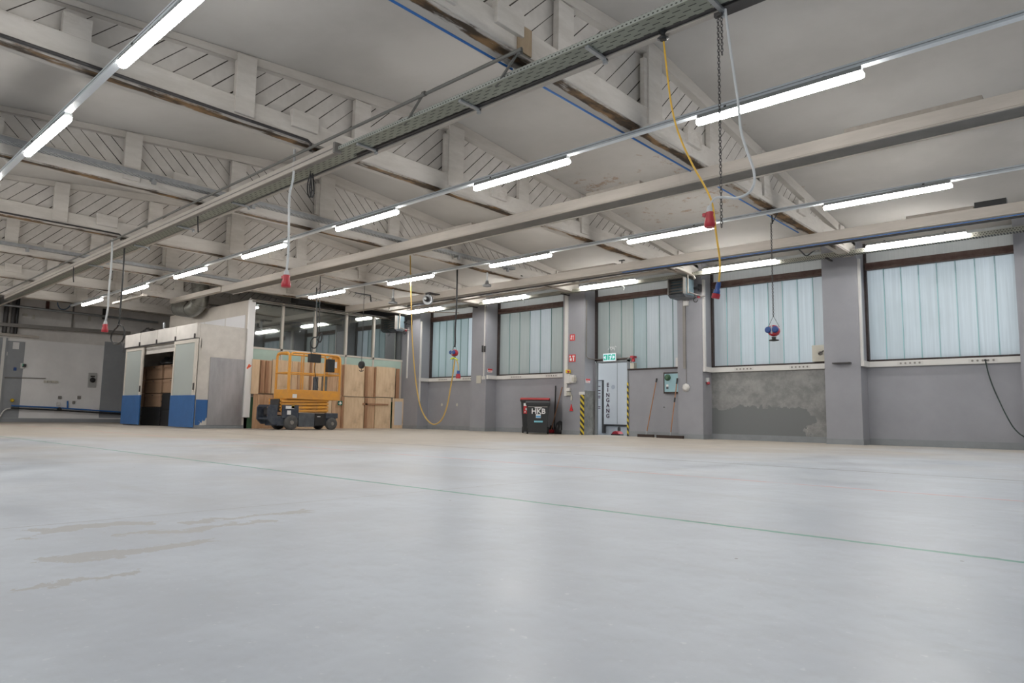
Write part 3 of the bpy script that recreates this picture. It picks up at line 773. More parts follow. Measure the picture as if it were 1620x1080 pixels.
# blue cable along the nearest truss
xu = TX[0]-TH-.005
o = MB().tube([(xu, BACK_Y+.1, ZT-.006), (xu, 5.2, ZT-.006)], .013, 6).tube([(xu, 5.45, ZT-.006), (xu, 13.6, ZT-.006)], .013, 6)
tag(o.build('blue_cable', M_BLUECAB, None, loc=(xu, 5, ZT)), 'blue cable running along the underside of the nearest truss', 'cable')
# dark conduits under the trusses
def conduit_y(X, dz, y0, y1, drop, r, label):
    cable('conduit', [(X, y0, dz), (X, y1, dz), (X, y1+.06, dz-.03), (X, y1+.06, dz-drop)], r, M_DARKST, label, 'conduit', k=0)
a = onX(0, 60, TX[1]+.03); b_ = onX(487, 221, TX[1]+.03)
xc = TX[1]+.025
cable('conduit', [(xc, -2.2, 4.20), (xc, b_.y, 4.21), (xc, b_.y+.05, 4.18), (xc, b_.y+.05, 4.07)], .02, M_DARKST, 'dark conduit along the second truss, turning down at the left beam', 'conduit', k=0)
a = onX(0, 336, TX[3]+.03); b_ = onX(188, 369, TX[3]+.03)
cable('conduit', [(TX[3]+.03, -2.2, a.z), (TX[3]+.03, b_.y, (a.z+b_.z)/2), (TX[3]+.03, b_.y+.05, b_.z-.04), (TX[3]+.03, b_.y+.05, b_.z-.14)], .018, M_DARKST, 'thin dark conduit along the fourth truss', 'conduit', k=0)
# perforated trays on trusses 3 and 5
def ytray(X, y0, y1, z, label):
    t = thing('cable_tray', (X, y0, z), label, 'cable tray')
    m = MB(); m.box(X, X+.16, y0, y1, z, z+.004); m.build('tray_base', M_TRAY3, t)
    m = MB(); m.box(X+.157, X+.16, y0, y1, z+.004, z+.07); m.build('tray_side', M_GALV, t)
    y = y0+1.3
    while y < y1-.2:
        q = MB(); q.box(X-.0, X+.17, y, y+.03, z-.03, z-.002); q.box(X+.13, X+.17, y-.02, y+.05, z-.10, z-.03); q.build('tray_bracket', M_GALV, t); y += 1.75
ytray(TX[2]+.035, BACK_Y+.1, 13.3, 4.33, 'galvanised perforated tray along the third truss')
ytray(TX[4]+.035, BACK_Y+.1, 9.7, 4.33, 'galvanised tray along the fifth truss, ending above the metal duct')
# plain timber patch on the nearest truss beside the tray
a = onX(820, 52, TX[0]+.02); b_ = onX(841, 95, TX[0]+.02)
tag(B((TX[0]+.001, TX[0]+.02, a.y, b_.y, ZT+.02, ZT+.31)).build('bare_timber_patch', M_OLDWOOD, None, loc=(TX[0], a.y, ZT)), 'bare brown timber patch on the nearest truss above the tray', 'timber patch')
# ------------------------------------------------------------------ hanging cables, plugs, reels
def plug(parent, c, s=1.0, up=True, top=M_GCAB, body=M_RED, name='socket_body'):
    """industrial red coupler hanging below point c"""
    c = Vector(c)
    MB().lathe(c, (0, 0, -1), [(.012*s, -.01*s), (.020*s, 0), (.026*s, .02*s), (.026*s, .045*s)], 12).build('cable_gland', top, parent)
    m = MB(); m.lathe(c+Vector((0, 0, -.045*s)), (0, 0, -1), [(.033*s, 0), (.036*s, .01*s), (.032*s, .03*s), (.040*s, .06*s), (.046*s, .085*s), (.046*s, .115*s), (.040*s, .12*s)], 14)
    m.build(name, body, parent)
    MB().box(c.x-.052*s, c.x-.028*s, c.y-.025*s, c.y+.025*s, c.z-.075*s, c.z-.050*s).build('hinge', body, parent)
def chain(parent, p, q, link=.035, r=.0035, name='chain'):
    p, q = Vector(p), Vector(q); d = q-p; n = max(2, int(d.length/(link*.78))); m = MB()
    for i in range(n):
        c = p+d*((i+.5)/n); ax = Vector((1, 0, 0)) if i % 2 else Vector((0, 1, 0))
        pts = []
        for j in range(8):
            a = 2*math.pi*j/8
            pts.append(c+d.normalized()*math.sin(a)*link/2+ax*math.cos(a)*link*.3)
        m.tube(pts, r, 4, closed=True)
    return m.build(name, M_DARKST, parent)
# the big socket at centre right
ph = 5.30
top = onY(1136, 26, ph)
t = thing('hanging_socket', tuple(top), 'red socket with grey cable on a long chain below the dark beam end', 'power socket')
base = onY(1123, 327, ph)
chb = Vector((top.x, ph, onY(1130, 362, ph).z))
c_ = chain(t, top, chb, .034); c_['label'] = 'dark steel chain'
chain(t, top+Vector((.03, 0, 0)), Vector((top.x+.03, ph, onY(1140, 88, ph).z)), .034, name='chain_end')
B((top.x-.03, top.x+.04, ph-.02, ph+.02, top.z-.005, top.z+.03)).build('chain_hook', M_DARKST, t)
MB().tube(cr([onY(x, y, ph) for x, y in ((1147, 10), (1153, 60), (1160, 110), (1168, 165), (1172, 205), (1182, 240), (1192, 268), (1193, 290), (1184, 305), (1166, 313), (1145, 312), (1132, 313), (1126, 320), (1124, 328))]), .011, 8).build('grey_cable', M_GCAB, t)
plug(t, base, 1.08)
# yellow cable from the clamp on the tray down to the blue and red plug
t = thing('hanging_plug', tuple(onY(1049, 52, ph)), 'red and blue plug on a yellow cable clamped to the perforated tray', 'power plug')
q = onY(1049, 52, ph)
m = MB(); m.lathe(q+Vector((0, 0, .03)), (0, 0, -1), [(.05, 0), (.05, .02), (.022, .04), (.022, .06), (.055, .085), (.03, .1)], 8); m.build('clamp', M_BLACK, t)
ye = onY(1137, 448, ph)
MB().tube(cr([onY(x, y, ph) for x, y in ((1050, 66), (1056, 120), (1062, 165), (1070, 200), (1082, 232), (1098, 265), (1114, 293), (1125, 316), (1129, 335), (1133, 370), (1138, 405), (1139, 425))]+[ye]), .0085, 8).build('yellow_cable', M_YEL, t)
MB().lathe(ye, (-.25, 0, -1), [(.016, -.01), (.022, .02), (.019, .05), (.026, .06), (.028, .085)], 12).build('plug_body', M_BLUEPL, t)
MB().lathe(ye+Vector((-.022, 0, -.085)), (-.25, 0, -1), [(.034, 0), (.034, .035), (.030, .04)], 12).build('plug_collar', M_RED, t)
# socket on a white cable, left of centre
y2 = 5.0
t = thing('hanging_socket', tuple(onY(466, 236, y2)), 'red socket on a long white cable hanging from the left beam, before the office', 'power socket')
e = onY(453.5, 428, y2)
MB().tube(cr([onY(x, y, y2) for x, y in ((466, 236), (464, 280), (458, 310), (457, 360), (456, 400))]+[e]), .017, 8).build('white_cable', M_GCAB, t)
plug(t, e, 1.45)
# socket at the far left
t = thing('hanging_socket', tuple(onY(178, 378, y2)), 'small red socket on a white cable near the black cable loop', 'power socket')
e = onY(167, 508, y2)
MB().tube(cr([onY(x, y, y2) for x, y in ((178, 378), (176, 420), (172, 465), (171, 485))]+[e]), .02, 8).build('white_cable', M_GCAB, t)
plug(t, e, 1.4)
# black looped cable
t = thing('looped_cable', tuple(onY(197, 388, 5.2)), 'black hanging cable knotted into a loop beside the small red socket', 'cable')
pts = [onY(x, y, 5.2) for x, y in ((197, 388), (195, 430), (191, 480), (188, 512), (180, 523), (175.5, 534), (179, 543), (186, 544), (194, 538), (197, 528), (195, 518), (188, 513))]
MB().tube(cr(pts), .017, 6).build('cable_loop', M_BLACK, t)
MB().tube(cr([onY(x, y, 5.2) for x, y in ((192, 540), (195, 547), (195, 558))]), .017, 6).build('cable_tail', M_BLACK, t)
# coil hanging from the tray
t = thing('looped_cable', tuple(onY(491, 262, 5.2)), 'small black cable bundle tied under the perforated tray', 'cable')
for dx in (0, 3.5): MB().tube(cr([onY(x+dx, y, 5.2) for x, y in ((491, 275), (487, 290), (487, 305), (490, 312), (493, 303), (492, 285), (491, 275))]), .012, 6).build('cable_loop', M_BLACK, t)
MB().tube([onY(491, 256, 5.2), onY(491, 277, 5.2)], .007, 6).build('tie', M_BLACK, t)
for (x, ya, yb_, lab) in ((313, 339, 367, 'short black cable end hanging under the left beam, nearer one'), (116, 428, 446, 'short black cable end hanging under the left beam, farther one')):
    cable('cable_end', [Vector((onY(x, ya, 5.15).x, 5.15, 3.965)), onY(x, (ya+yb_)/2, 5.15), onY(x+.5, yb_, 5.15)], .012, M_BLACK, lab, group='cable ends')
# energy cubes
def cube(parent, c, s):
    c = Vector(c)
    MB().lathe(c+Vector((0, -.09*s, 0)), (0, 1, 0), [(.06*s, 0), (.09*s, .02*s), (.10*s, .06*s), (.10*s, .12*s), (.09*s, .16*s), (.06*s, .18*s)], 12).build('reel_body', M_RED, parent)
    for dx in (-.06, .06):
        MB().lathe(c+Vector((dx*s, -.075*s, .01*s)), (0, -1, 0), [(.058*s, 0), (.058*s, .03*s), (.045*s, .045*s)], 12).build('socket_lid', M_BLUEPL, parent)
    B((c.x-.012*s, c.x+.012*s, c.y-.105*s, c.y-.07*s, c.z-.06*s, c.z+.08*s)).build('front_bar', M_GCAB, parent)
    m = MB(); m.lathe(c+Vector((0, 0, -.11*s)), (0, 0, -1), [(.04*s, 0), (.035*s, .04*s), (.085*s, .05*s), (.085*s, .065*s), (.02*s, .075*s)], 10); m.build('bottom_handle', M_BLACK, parent)
    for sx in (-1, 1): MB().tube([c+Vector((sx*.10*s, 0, .06*s)), c+Vector((0, 0, .26*s))], .004*s, 5).build('sling', M_BLACK, parent)
p = onX(1222, 352, TX[0]-.12); yy = p.y
t = thing('energy_cube', tuple(onY(1230, 323, yy)), 'red and blue socket cube on a black chain before the damp wall window', 'socket cube')
cc = Vector((onY(1224, 523, yy).x, yy, onY(1224, 523, yy).z))
chain(t, Vector((cc.x, yy, onY(1222, 352, yy).z)), cc+Vector((0, 0, .25)), .04, .005)
MB().tube([onY(1221, 340, yy), onY(1222, 354, yy)], .012, 6).tube([onY(1230, 322, yy), onY(1230, 337, yy), onY(1222, 352, yy)], .008, 6).build('hook', M_BLACK, t)
cube(t, cc, 1.0)
p = onX(724, 418, TX[2]-.1); y3 = p.y+.14
t = thing('energy_cube', tuple(p), 'red and blue socket cube hung before the leftmost window, yellow ties below', 'socket cube')
cc = onY(719, 558, y3)
MB().tube(cr([onY(x, y, y3) for x, y in ((730, 413), (724, 419), (723, 450), (722, 490), (720, 520), (720, 540), (719.3, 549))]), .022, 6).build('cable', M_BLACK, t)
cube(t, cc, .85)
m = MB(); m.tube(cr([onY(x, y, y3-.1) for x, y in ((713, 568), (718, 566), (724, 569))]), .018, 5); m.build('yellow_tie', mat('bright_yellow_tie', (.65, .75, .05), .5), t)
# long yellow cable loop
pts = [onY(x, y, y3-.05) for x, y in ((649, 396), (649.5, 430), (650.5, 480), (652, 530), (655, 575), (659, 612), (665, 642), (673, 660), (682, 669.5), (690, 670.5), (699, 663), (707, 643), (713, 612), (717, 588), (719.5, 569))]
cable('yellow_cable', pts, .017, M_YELD, 'long yellow cable hanging in a deep loop before the leftmost window')
t = thing('hanging_plug', tuple(onY(722, 569, y3-.1)), 'small red plug on a pale yellow cable below the socket cube', 'power plug')
e = onY(725, 586, y3-.1)
MB().tube(cr([onY(722, 569, y3-.1), onY(724.5, 577, y3-.1), e]), .012, 6).build('pale_cable', M_YELD, t)
MB().lathe(e, (0, 0, -1), [(.03, 0), (.035, .04), (.04, .08)], 10).build('plug_body', M_BLUEPL, t)
MB().lathe(e+Vector((0, 0, -.08)), (0, 0, -1), [(.05, 0), (.06, .06), (.06, .11)], 10).build('plug_collar', M_RED, t)
# black round balancer before the office
p = onX(577, 412, TX[3]-.1); y4 = p.y
t = thing('spring_balancer', tuple(p), 'round black balancer with anchor hook, hung before the boards', 'balancer')
e = onY(572, 571, y4)
MB().tube([Vector((e.x, y4, onY(577, 412, y4).z)), Vector((e.x, y4, e.z))], .008, 6).build('rope', M_BLACK, t)
c_ = onY(572, 577, y4)
MB().lathe(c_+Vector((0, -.05, 0)), (0, 1, 0), [(.09, 0), (.105, .02), (.105, .08), (.09, .1)], 16).build('drum', M_BLACK, t)
m = MB(); m.tube([c_+Vector((0, 0, -.1)), c_+Vector((0, 0, -.17))], .012, 6); m.tube(cr([c_+Vector((-.09, 0, -.145)), c_+Vector((-.05, 0, -.175)), c_+Vector((.05, 0, -.175)), c_+Vector((.09, 0, -.145))]), .012, 6); m.build('anchor_hook', M_BLACK, t)
# dark conduit frame above it
yq = y4
cable('conduit', [onY(562, 463, yq), onY(586, 467, yq), onY(587, 477, yq)], .02, M_BLACK, 'dark bent conduit right of the farthest lamp of the third row', 'conduit', k=0)
# pendant nozzles
for (x, ya, yb_, yd, lab) in ((622.5, 452, 472, 478, 'left'), (771, 425, 446, 454, 'right')):
    yy = 12.6
    a = onY(x, ya, yy); t = thing('pendant_nozzle', (a.x, yy, a.z), 'small grey pendant with disc foot under the light rail, %s one' % lab, 'pendant', 'grey pendants')
    s_ = (a-CO).length/1095
    MB().lathe((a.x, yy, a.z), (0, 0, -1), [(5*s_, 0), (5*s_, 3*s_), (2*s_, 5*s_)], 12).build('ceiling_cap', M_GALV, t)
    MB().lathe((a.x, yy, a.z-.05), (0, 0, -1), [(1.4*s_, 0), (1.4*s_, 18*s_)], 8).build('stem', M_GCAB, t)
    MB().lathe((a.x, yy, a.z-19*s_), (0, 0, -1), [(2.2*s_, 0), (3*s_, 5*s_), (7*s_, 7*s_), (7*s_, 9*s_), (3*s_, 10*s_)], 14).build('disc_foot', M_GALV, t)
c_ = onY(676, 474, 13.3)
t = thing('round_fan', tuple(c_), 'round pale grey blower with black motor over the leftmost window', 'blower')
MB().lathe(c_+Vector((0, .05, 0)), (.5, -1, 0), [(.12, 0), (.16, .02), (.165, .06), (.15, .08)], 18).build('disc', M_GALV, t)
MB().lathe(c_+Vector((.06, -.06, 0)), (.5, -1, 0), [(.075, 0), (.08, .05), (.05, .1)], 14).build('motor', M_BLACK, t)
MB().lathe(c_+Vector((.11, -.16, 0)), (.5, -1, 0), [(.035, 0), (.035, .03)], 10).build('hub', M_GCAB, t)
B((c_.x-.09, c_.x-.05, 13.3, 13.34, c_.z+.12, c_.z+.2), (c_.x+.05, c_.x+.09, 13.3, 13.34, c_.z+.12, c_.z+.2), (c_.x-.1, c_.x+.1, 13.3, 13.93-.19+.0, c_.z+.19, c_.z+.22)).build('hanger', M_DARKST, t)
# unit heaters
def heater(xa, xb, xc, yt, ybm, y0, side_m, label):
    z1 = onY((xa+xb)/2, yt, y0).z; z0 = onY((xa+xb)/2, ybm, y0).z
    X0 = onY(xa, (yt+ybm)/2, y0).x; X1 = onY(xb, (yt+ybm)/2, y0).x
    y1 = onX(xc, (yt+ybm)/2, X1).y
    t = thing('unit_heater', (X0, y0, z0), label, 'unit heater')
    m = MB(); m.mi = 0; m.box(X0, X1, y0+.03, y1, z0, z1)
    m.build('casing', [side_m], t, bevel=.01)
    m = MB(); th = .025
    m.box(X0, X0+th, y0-.10, y0+.03, z0, z1); m.box(X1-th, X1, y0-.10, y0+.03, z0, z1); m.box(X0+th, X1-th, y0-.10, y0+.03, z1-th, z1)
    m.prism([(X0, y0-.10, z0), (X1, y0-.10, z0), (X1-.05, y0+.03, z0-.09), (X0+.05, y0+.03, z0-.09)], (0, .005, .0)) if False else None
    m.build('outlet_frame', M_STEELG, t)
    m = MB(); m.prism([(X0, y0-.10, z0), (X0, y1-.05, z0), (X0, y1-.05, z0-.07), (X0, y0+.02, z0-.07)], (X1-X0, 0, 0)); m.build('drip_tray', M_GREYMET, t)
    n = 5; h = (z1-z0-.05)/n
    for i in range(n):
        z = z0+.03+i*h
        MB().prism([(X0+th, y0-.08, z), (X0+th, y0+.02, z+h*.8), (X0+th, y0+.028, z+h*.8), (X0+th, y0-.072, z)], (X1-X0-2*th, 0, 0)).build('louvre', M_STEELG, t)
    q = MB(); q.tube([(X1+.02, y0+.1, z1+.15), (X1+.02, y0+.1, z0+.03)], .022, 8); q.build('pipe', M_STEEL, t)
    q = MB(); q.tube([(X1+.02, y0+.15, z0+.06), (X1+.2, y1-.02, z0-.02), (X1+.3, y1+.02, z0-.02)], .018, 8); q.build('return_pipe', M_STEELG, t)
    MB().lathe((X1+.14, y1-.03, z0-.06), (0, 0, 1), [(.04, 0), (.045, .05), (.03, .08)], 8).build('valve', M_RED, t)
    B((X1+.10, X1+.16, y1+.0, P-.001, z1-.30, z1-.12), (X1+.0, X1+.16, y1-.03, y1+.02, z1-.24, z1-.18)).build('wall_bracket', M_BLACK, t)
    q = MB(); pts = [(X1+.05+.06*math.cos(a_*.7), y1-.02, z0-.10-.06*math.sin(a_*.7)) for a_ in range(8)]; q.tube(pts, .010, 6); q.build('cable', M_BLACK, t)
heater(1059, 1084, 1098, 440, 466, 15.75, M_GREYBLUE, 'large grey-blue unit heater with louvres on the pillar right of the entrance')
heater(616, 628, 640, 500, 521, 15.75, M_GREYBLUE, 'dark unit heater with louvres in the corner beside the office glass')
# ------------------------------------------------------------------ office partition (far end) and its glass
OZ = 3.98
xo = onY(271, 500, OY).x
zg1 = (onX(402, 477, OX).z+onX(629, 503, OX).z)/2; zg0 = (onX(398, 549.5, OX).z+onX(630, 568.7, OX).z)/2
Yc = [OY+.12]+[onX(x, 520, OX).y for x in (447, 499, 548.5, 592)]+[P-.02]
w = MB()
w.box(OX-.1, OX, OY, P-.002, 0, zg0-.05); w.box(OX-.1, OX, OY, P-.002, zg1+.03, OZ)
w.box(xo, OX, OY, OY+.1, 0, OZ)
w.box(xo-.1, xo, OY, P-.002, 0, OZ); w.box(xo, OX-.1, OY+.1, P-.002, OZ-.1, OZ)
struct(w.build('wall_office', mat('beige_partition_paint', (.52, .475, .42), .6, noise=.12, nscale=1.5)))
g = bpy.data.objects.new('window_16', None); scene.collection.objects.link(g); OFF[g.name] = (0, 0, 0); struct(g)
f = MB()
for y in Yc[1:-1]: f.box(OX-.07, OX+.02, y-.035, y+.035, zg0-.5, zg1+.03)
f.box(OX-.07, OX+.02, OY+.1, P-.003, zg0-.05, zg0+.01); f.box(OX-.07, OX+.018, OY+.1, P-.003, zg1-.0, zg1+.04)
f.build('window_frame', M_FRAME, g)
for i in range(5):
    B((OX-.045, OX-.04, Yc[i]+.035, Yc[i+1]-.035, zg0+.01, zg1)).build('window_pane', M_PANE, g)
m = MB()
for i in range(5): m.box(OX, OX+.006, (Yc[i]+.04) if i else OY+.1, Yc[i+1]-.04, zg0-.62, zg0-.05)
struct(m.build('trim_1', M_MINT))
struct(B((OX, OX+.008, OY+.08, onX(638, 660, OX).y, 0, onX(402, 628, OX).z)).build('trim_2', M_GREEN))
# upper side wall panels above the kiosk
m = MB(); xs = [onY(x, 500, OY-.01).x for x in (272, 295, 324.4, 357, 389)]
for a, b_ in zip(xs, xs[1:]):
    m.box(a+.03, b_-.03, OY-.012, OY-.001, 2.9, 3.52)
struct(m.build('trim_3', mat('pale_infill_panel', (.66, .655, .67), .5)))
# white post
p0 = onX(388, 600, OX+.09); p1 = onX(398, 600, OX+.09)
t = thing('white_post', (OX+.1, p0.y, onX(393, 660, OX+.09).z), 'white square post at the office corner, ending short of the floor', 'post')
B((OX+.021, OX+.09, p0.y, p1.y, onX(393, 660, OX+.09).z, OZ-.03)).build('post_body', M_WHITE, t)
c_ = onX(393.7, 579.6, OX+.092)
m = MB(); m.bar(c_+Vector((0, -.05, -.07)), c_+Vector((0, .02, .07)), .004, .05, (0, 1, 0)); m.bar(c_+Vector((0, .0, -.03)), c_+Vector((0, .07, .04)), .004, .035, (0, 1, 0)); m.build('red_mark', mat('orange_red_print', (.75, .10, .03), .5), t)
cable('steel_pipe', [(OX+.1, OY, OZ-.06), (OX+.1, 14.4, OZ-.06)], .022, M_STEELG, 'grey pipe along the top of the office front', 'pipe', k=0)
cable('steel_pipe', [(OX+.06, OY, OZ+.03), (OX+.06, P-.3, OZ+.03)], .018, M_DARKST, 'dark thin pipe lying on the office front', 'pipe', k=0)
a = onX(474, 462, OX+.2); b_ = onX(511, 466, OX+.2)
t = thing('ventilator', (OX, a.y, OZ), 'black ventilator box with round dark pipe end on top of the office', 'ventilator')
B((OX-.3, OX+.2, a.y, b_.y-.25, OZ+.05, OZ+.30)).build('ventilator_box', M_BLACK, t, bevel=.01)
MB().lathe((OX-.05, b_.y-.12, OZ+.05), (0, 0, 1), [(.17, 0), (.18, .3), (.14, .36)], 14).build('pipe_end', mat('dark_teal_metal', (.03, .06, .07), .4, .5), t)
# metal duct
yd = OY-.36; px_ = lambda x, y: onY(x, y, yd)
t = thing('ventilation_duct', tuple(px_(300, 488)), 'round metal ventilation duct elbow above the kiosk roof', 'duct')
path = cr([px_(284, 487), px_(292, 489), px_(303, 489), px_(312, 483), (px_(317, 472)), px_(318, 458), px_(316, 448)], 4)
MB().tube(path, .27, 18).build('duct_pipe', M_STAINL, t)
for i in (0, 8, 14, 20): 
    q = path[i]; d_ = (path[min(i+1, len(path)-1)]-path[max(i-1, 0)]).normalized()
    MB().lathe(q-d_*.015, d_, [(.285, 0), (.285, .03)], 18).build('duct_seam', M_STAINL, t)
MB().tube(cr([px_(316, 449), px_(312, 440), px_(304, 434)+Vector((0, .05, .0))], 3), .15, 12).build('flexible_pipe', M_DARKST, t)

# ------------------------------------------------------------------ kiosk
KH = 3.06
kx0 = onY(198, 600, KY).x; kx1 = OX
KB = OY-.02
t = thing('kiosk', (kx1, KY, 0), 'white site kiosk with blue base and sliding glass doors, full of boxes', 'kiosk')
k = MB()
k.box(kx1-.08, kx1, KY, KB, 0, KH)
k.build('side_panel', M_KWHITE, t)
B((kx0, kx0+.08, KY, KB, 0, KH)).build('side_panel', M_KWHITE, t)
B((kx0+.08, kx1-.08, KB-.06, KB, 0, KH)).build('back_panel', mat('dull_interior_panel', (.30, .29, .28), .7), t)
B((kx0+.08, kx1-.08, KY+.02, KB-.06, KH-.08, KH)).build('roof_panel', M_KWHITE, t)
zf0 = (onY(198, 550.7, KY).z+onY(314.8, 535, KY).z)/2
fs = [kx0, onY(227, 540, KY).x, onY(254, 535, KY).x, onY(284, 530, KY).x, kx1]
for a, b_ in zip(fs, fs[1:]): B((a+.012, b_-.012, KY-.10, KY+.018, zf0, KH+.01)).build('fascia_panel', M_KWHITE, t, bevel=.01)
B((kx0, kx1, KY-.13, KY-.10, zf0-.05, zf0-.01)).build('door_rail', M_DARKST, t)
for x in fs[1:-1]+[kx1-.1]: B((x-.02, x+.02, KY-.135, KY-.10, zf0-.04, zf0+.12)).build('rail_bracket', M_DARKST, t)
B((kx0, kx1, KY, KY+.06, zf0-.30, zf0-.02)).build('header', M_KWHITE, t)
B((kx1-.12, kx1+.004, KY-.01, KY+.04, 0, zf0)).build('corner_post', M_KWHITE, t)
def kdoor(xa, xb, yf_, z0, za, lab):
    xa = onY(xa, 600, yf_).x; xb = onY(xb, 600, yf_).x
    zt = zf0-.05
    d = B((xa, xa+.09, yf_-.04, yf_, za, zt), (xb-.16, xb, yf_-.04, yf_, za, zt), (xa+.09, xb-.16, yf_-.04, yf_, zt-.10, zt)).build('door_frame', M_FRAME, t)
    d['label'] = lab
    B((xa+.09, xb-.16, yf_-.025, yf_-.015, za, zt-.10)).build('door_glass', M_FROST, d)
    B((xa-.02, xb+.0, yf_-.05, yf_+.0, z0, za)).build('blue_door_base', M_KBLUE, d, bevel=.01)
    B((xb-.06, xb-.02, yf_-.07, yf_-.04, 1.1, 1.3)).build('door_handle', M_DARKST, d)
kdoor(198, 225.5, KY-.06, .03, onY(210, 625, KY-.06).z, 'left sliding door')
kdoor(274, 310.5, KY-.14, .03, onY(290, 625, KY-.14).z, 'right sliding door')
zb_ = onX(320, 632, OX).z
B((kx1, kx1+.006, KY, onX(331, 650, OX).y, .10, zb_)).build('blue_side_base', whitewood('chipped_blue_paint', (0.035, 0.135, 0.36), (0.033, 0.12, 0.33), 0), t)
m = MATS['chipped_blue_paint']; N, L = nt(m); b = N['Principled BSDF']
vec, x, y, z = sepxyz(N, L); old = b.inputs['Base Color'].links[0].from_socket
L.new(mixc(N, L, ramp(N, L, math_node(N, L, 'ADD', noise_of(N, L, vec, 3.5, 6, .7), math_node(N, L, 'MULTIPLY', z, -.16)), .50, .53), old, (.6, .58, .54)), b.inputs['Base Color'])
B((kx1, kx1+.012, KY, KB, 0, .10)).build('base_strip', M_SKIRT, t)
ys0 = onX(331, 600, OX+.012).y
o = B((kx1+.013, kx1+.022, ys0, p0.y-.01, .10, onX(355, 566.5, OX).z)).build('metal_sheet', M_SHEET, None, loc=(kx1, ys0, .1))
tag(o, 'large dull metal sheet fixed on the right side of the kiosk', 'metal sheet')
# boxes inside
ybx = 9.25
def kbox(x0, x1, y0_, y1_, m, lab, cat, name, grp, dy=0.0):
    X0 = onY(x0, (y0_+y1_)/2, ybx+dy).x; X1 = onY(x1, (y0_+y1_)/2, ybx+dy).x
    z1 = onY((x0+x1)/2, y0_, ybx+dy).z; z0 = max(0.0, onY((x0+x1)/2, y1_, ybx+dy).z)
    return X0, X1, z0, z1
rows_z = [0.0, .62, 1.08, 1.55, 2.02]
stk = [(227, 253, 'left'), (254.5, 273.5, 'right')]
lvl = ['third', 'second', 'topmost']
for (xa, xb, sd) in stk:
    X0 = onY(xa, 650, ybx).x; X1 = onY(xb, 650, ybx).x
    if sd == 'right': X1 += .35
    for k_ in range(3):
        if sd == 'right' and k_ == 0: continue
        t = thing('cardboard_box', ((X0+X1)/2, ybx, rows_z[k_+1]), 'brown cardboard box in the kiosk, %s of the %s stack' % (lvl[k_], sd), 'box', 'cardboard boxes in the kiosk')
        B((X0+.045, X1-.045, ybx, ybx+.4, rows_z[k_+1]+.001, rows_z[k_+2]-.025)).build('box_body', M_CARD, t, bevel=.006)
        B((X0+.03, X1-.03, ybx-.012, ybx+.41, rows_z[k_+2]-.12, rows_z[k_+2]-.024)).build('box_lid', M_CARD, t, bevel=.004)
        B(((X0+X1)/2-.06, (X0+X1)/2+.06, ybx-.014, ybx-.012, rows_z[k_+2]-.09, rows_z[k_+2]-.06)).build('hand_hole', M_BLACK, t)
for (xa, xb, zz, lab) in ((216, 226, 0, 'lowest'), (215, 225.5, 1, 'middle'), (216, 226, 2, 'upper')):
    X0 = onY(xa, 650, ybx+.1).x; X1 = onY(xb, 650, ybx+.1).x
    X0 = max(X0, kx0+.11)
    tag(B((X0-.02, X1-.01, ybx+.1, ybx+.5, rows_z[zz+1]+.001, rows_z[zz+2]-.01)).build('cardboard_box', M_CARD, None, loc=((X0+X1)/2, ybx, rows_z[zz+1]), bevel=.006), '%s cardboard box half hidden behind the left kiosk door' % lab, 'box', 'cardboard boxes in the kiosk')
def crate(x0, x1, y0, y1, z0, z1, lab):
    t = thing('plastic_crate', ((x0+x1)/2, y0, z0), lab, 'crate', 'dark crates in the kiosk')
    m = MB(); m.box(x0, x1, y0, y1, z0, z1); m.build('crate_body', M_BLACK, t, bevel=.01)
    for i in range(3):
        z = z0+(z1-z0)*(i+.5)/3
        B((x0+.01, x1-.01, y0-.012, y0-.001, z-.02, z+.02)).build('rib', M_BLACK, t)
X0 = onY(224, 650, ybx).x; X1 = onY(253, 650, ybx).x; X2 = onY(254.5, 650, ybx).x; X3 = onY(274, 650, ybx).x+.3
crate(X0-.02, X1-.01, ybx, ybx+.45, .001, .61, 'black crate on the kiosk floor under the left box stack')
crate(X2, X3, ybx, ybx+.45, .001, .52, 'lower dark crate of the pair at the right inside the kiosk')
crate(X2, X3, ybx, ybx+.45, .525, 1.07, 'upper dark crate of the pair at the right inside the kiosk')
def lump(name, c, sx, sy, sz, m, label, cat, seed=1, rough=.25):
    rnd = random.Random(seed); mb = MB(); n, r_ = 14, 8; vs = []
    for i in range(r_+1):
        ph_ = math.pi/2*i/r_
        for j in range(n):
            a = 2*math.pi*j/n; k_ = 1+rnd.uniform(-rough, rough)*(.3+math.cos(ph_)*.7)
            vs.append((c[0]+sx*math.cos(a)*math.cos(ph_)*k_, c[1]+sy*math.sin(a)*math.cos(ph_)*k_, c[2]+sz*math.sin(ph_)*(1+rnd.uniform(-rough, rough)*.5)))
    fs = [(i*n+j, i*n+(j+1) % n, (i+1)*n+(j+1) % n, (i+1)*n+j) for i in range(r_) for j in range(n)]+[tuple(reversed(range(n)))]
    mb.smooth = True; mb.add(vs, fs)
    return tag(mb.build(name, m, None, loc=c), label, cat)
q = onY(254, 597, ybx)
lump('black_bag', (onY(253.5, 600, ybx).x, ybx+.2, rows_z[4]+.0), .42, .17, .27, M_BAG, 'black bag lying on top of the boxes in the kiosk', 'bag', 3)

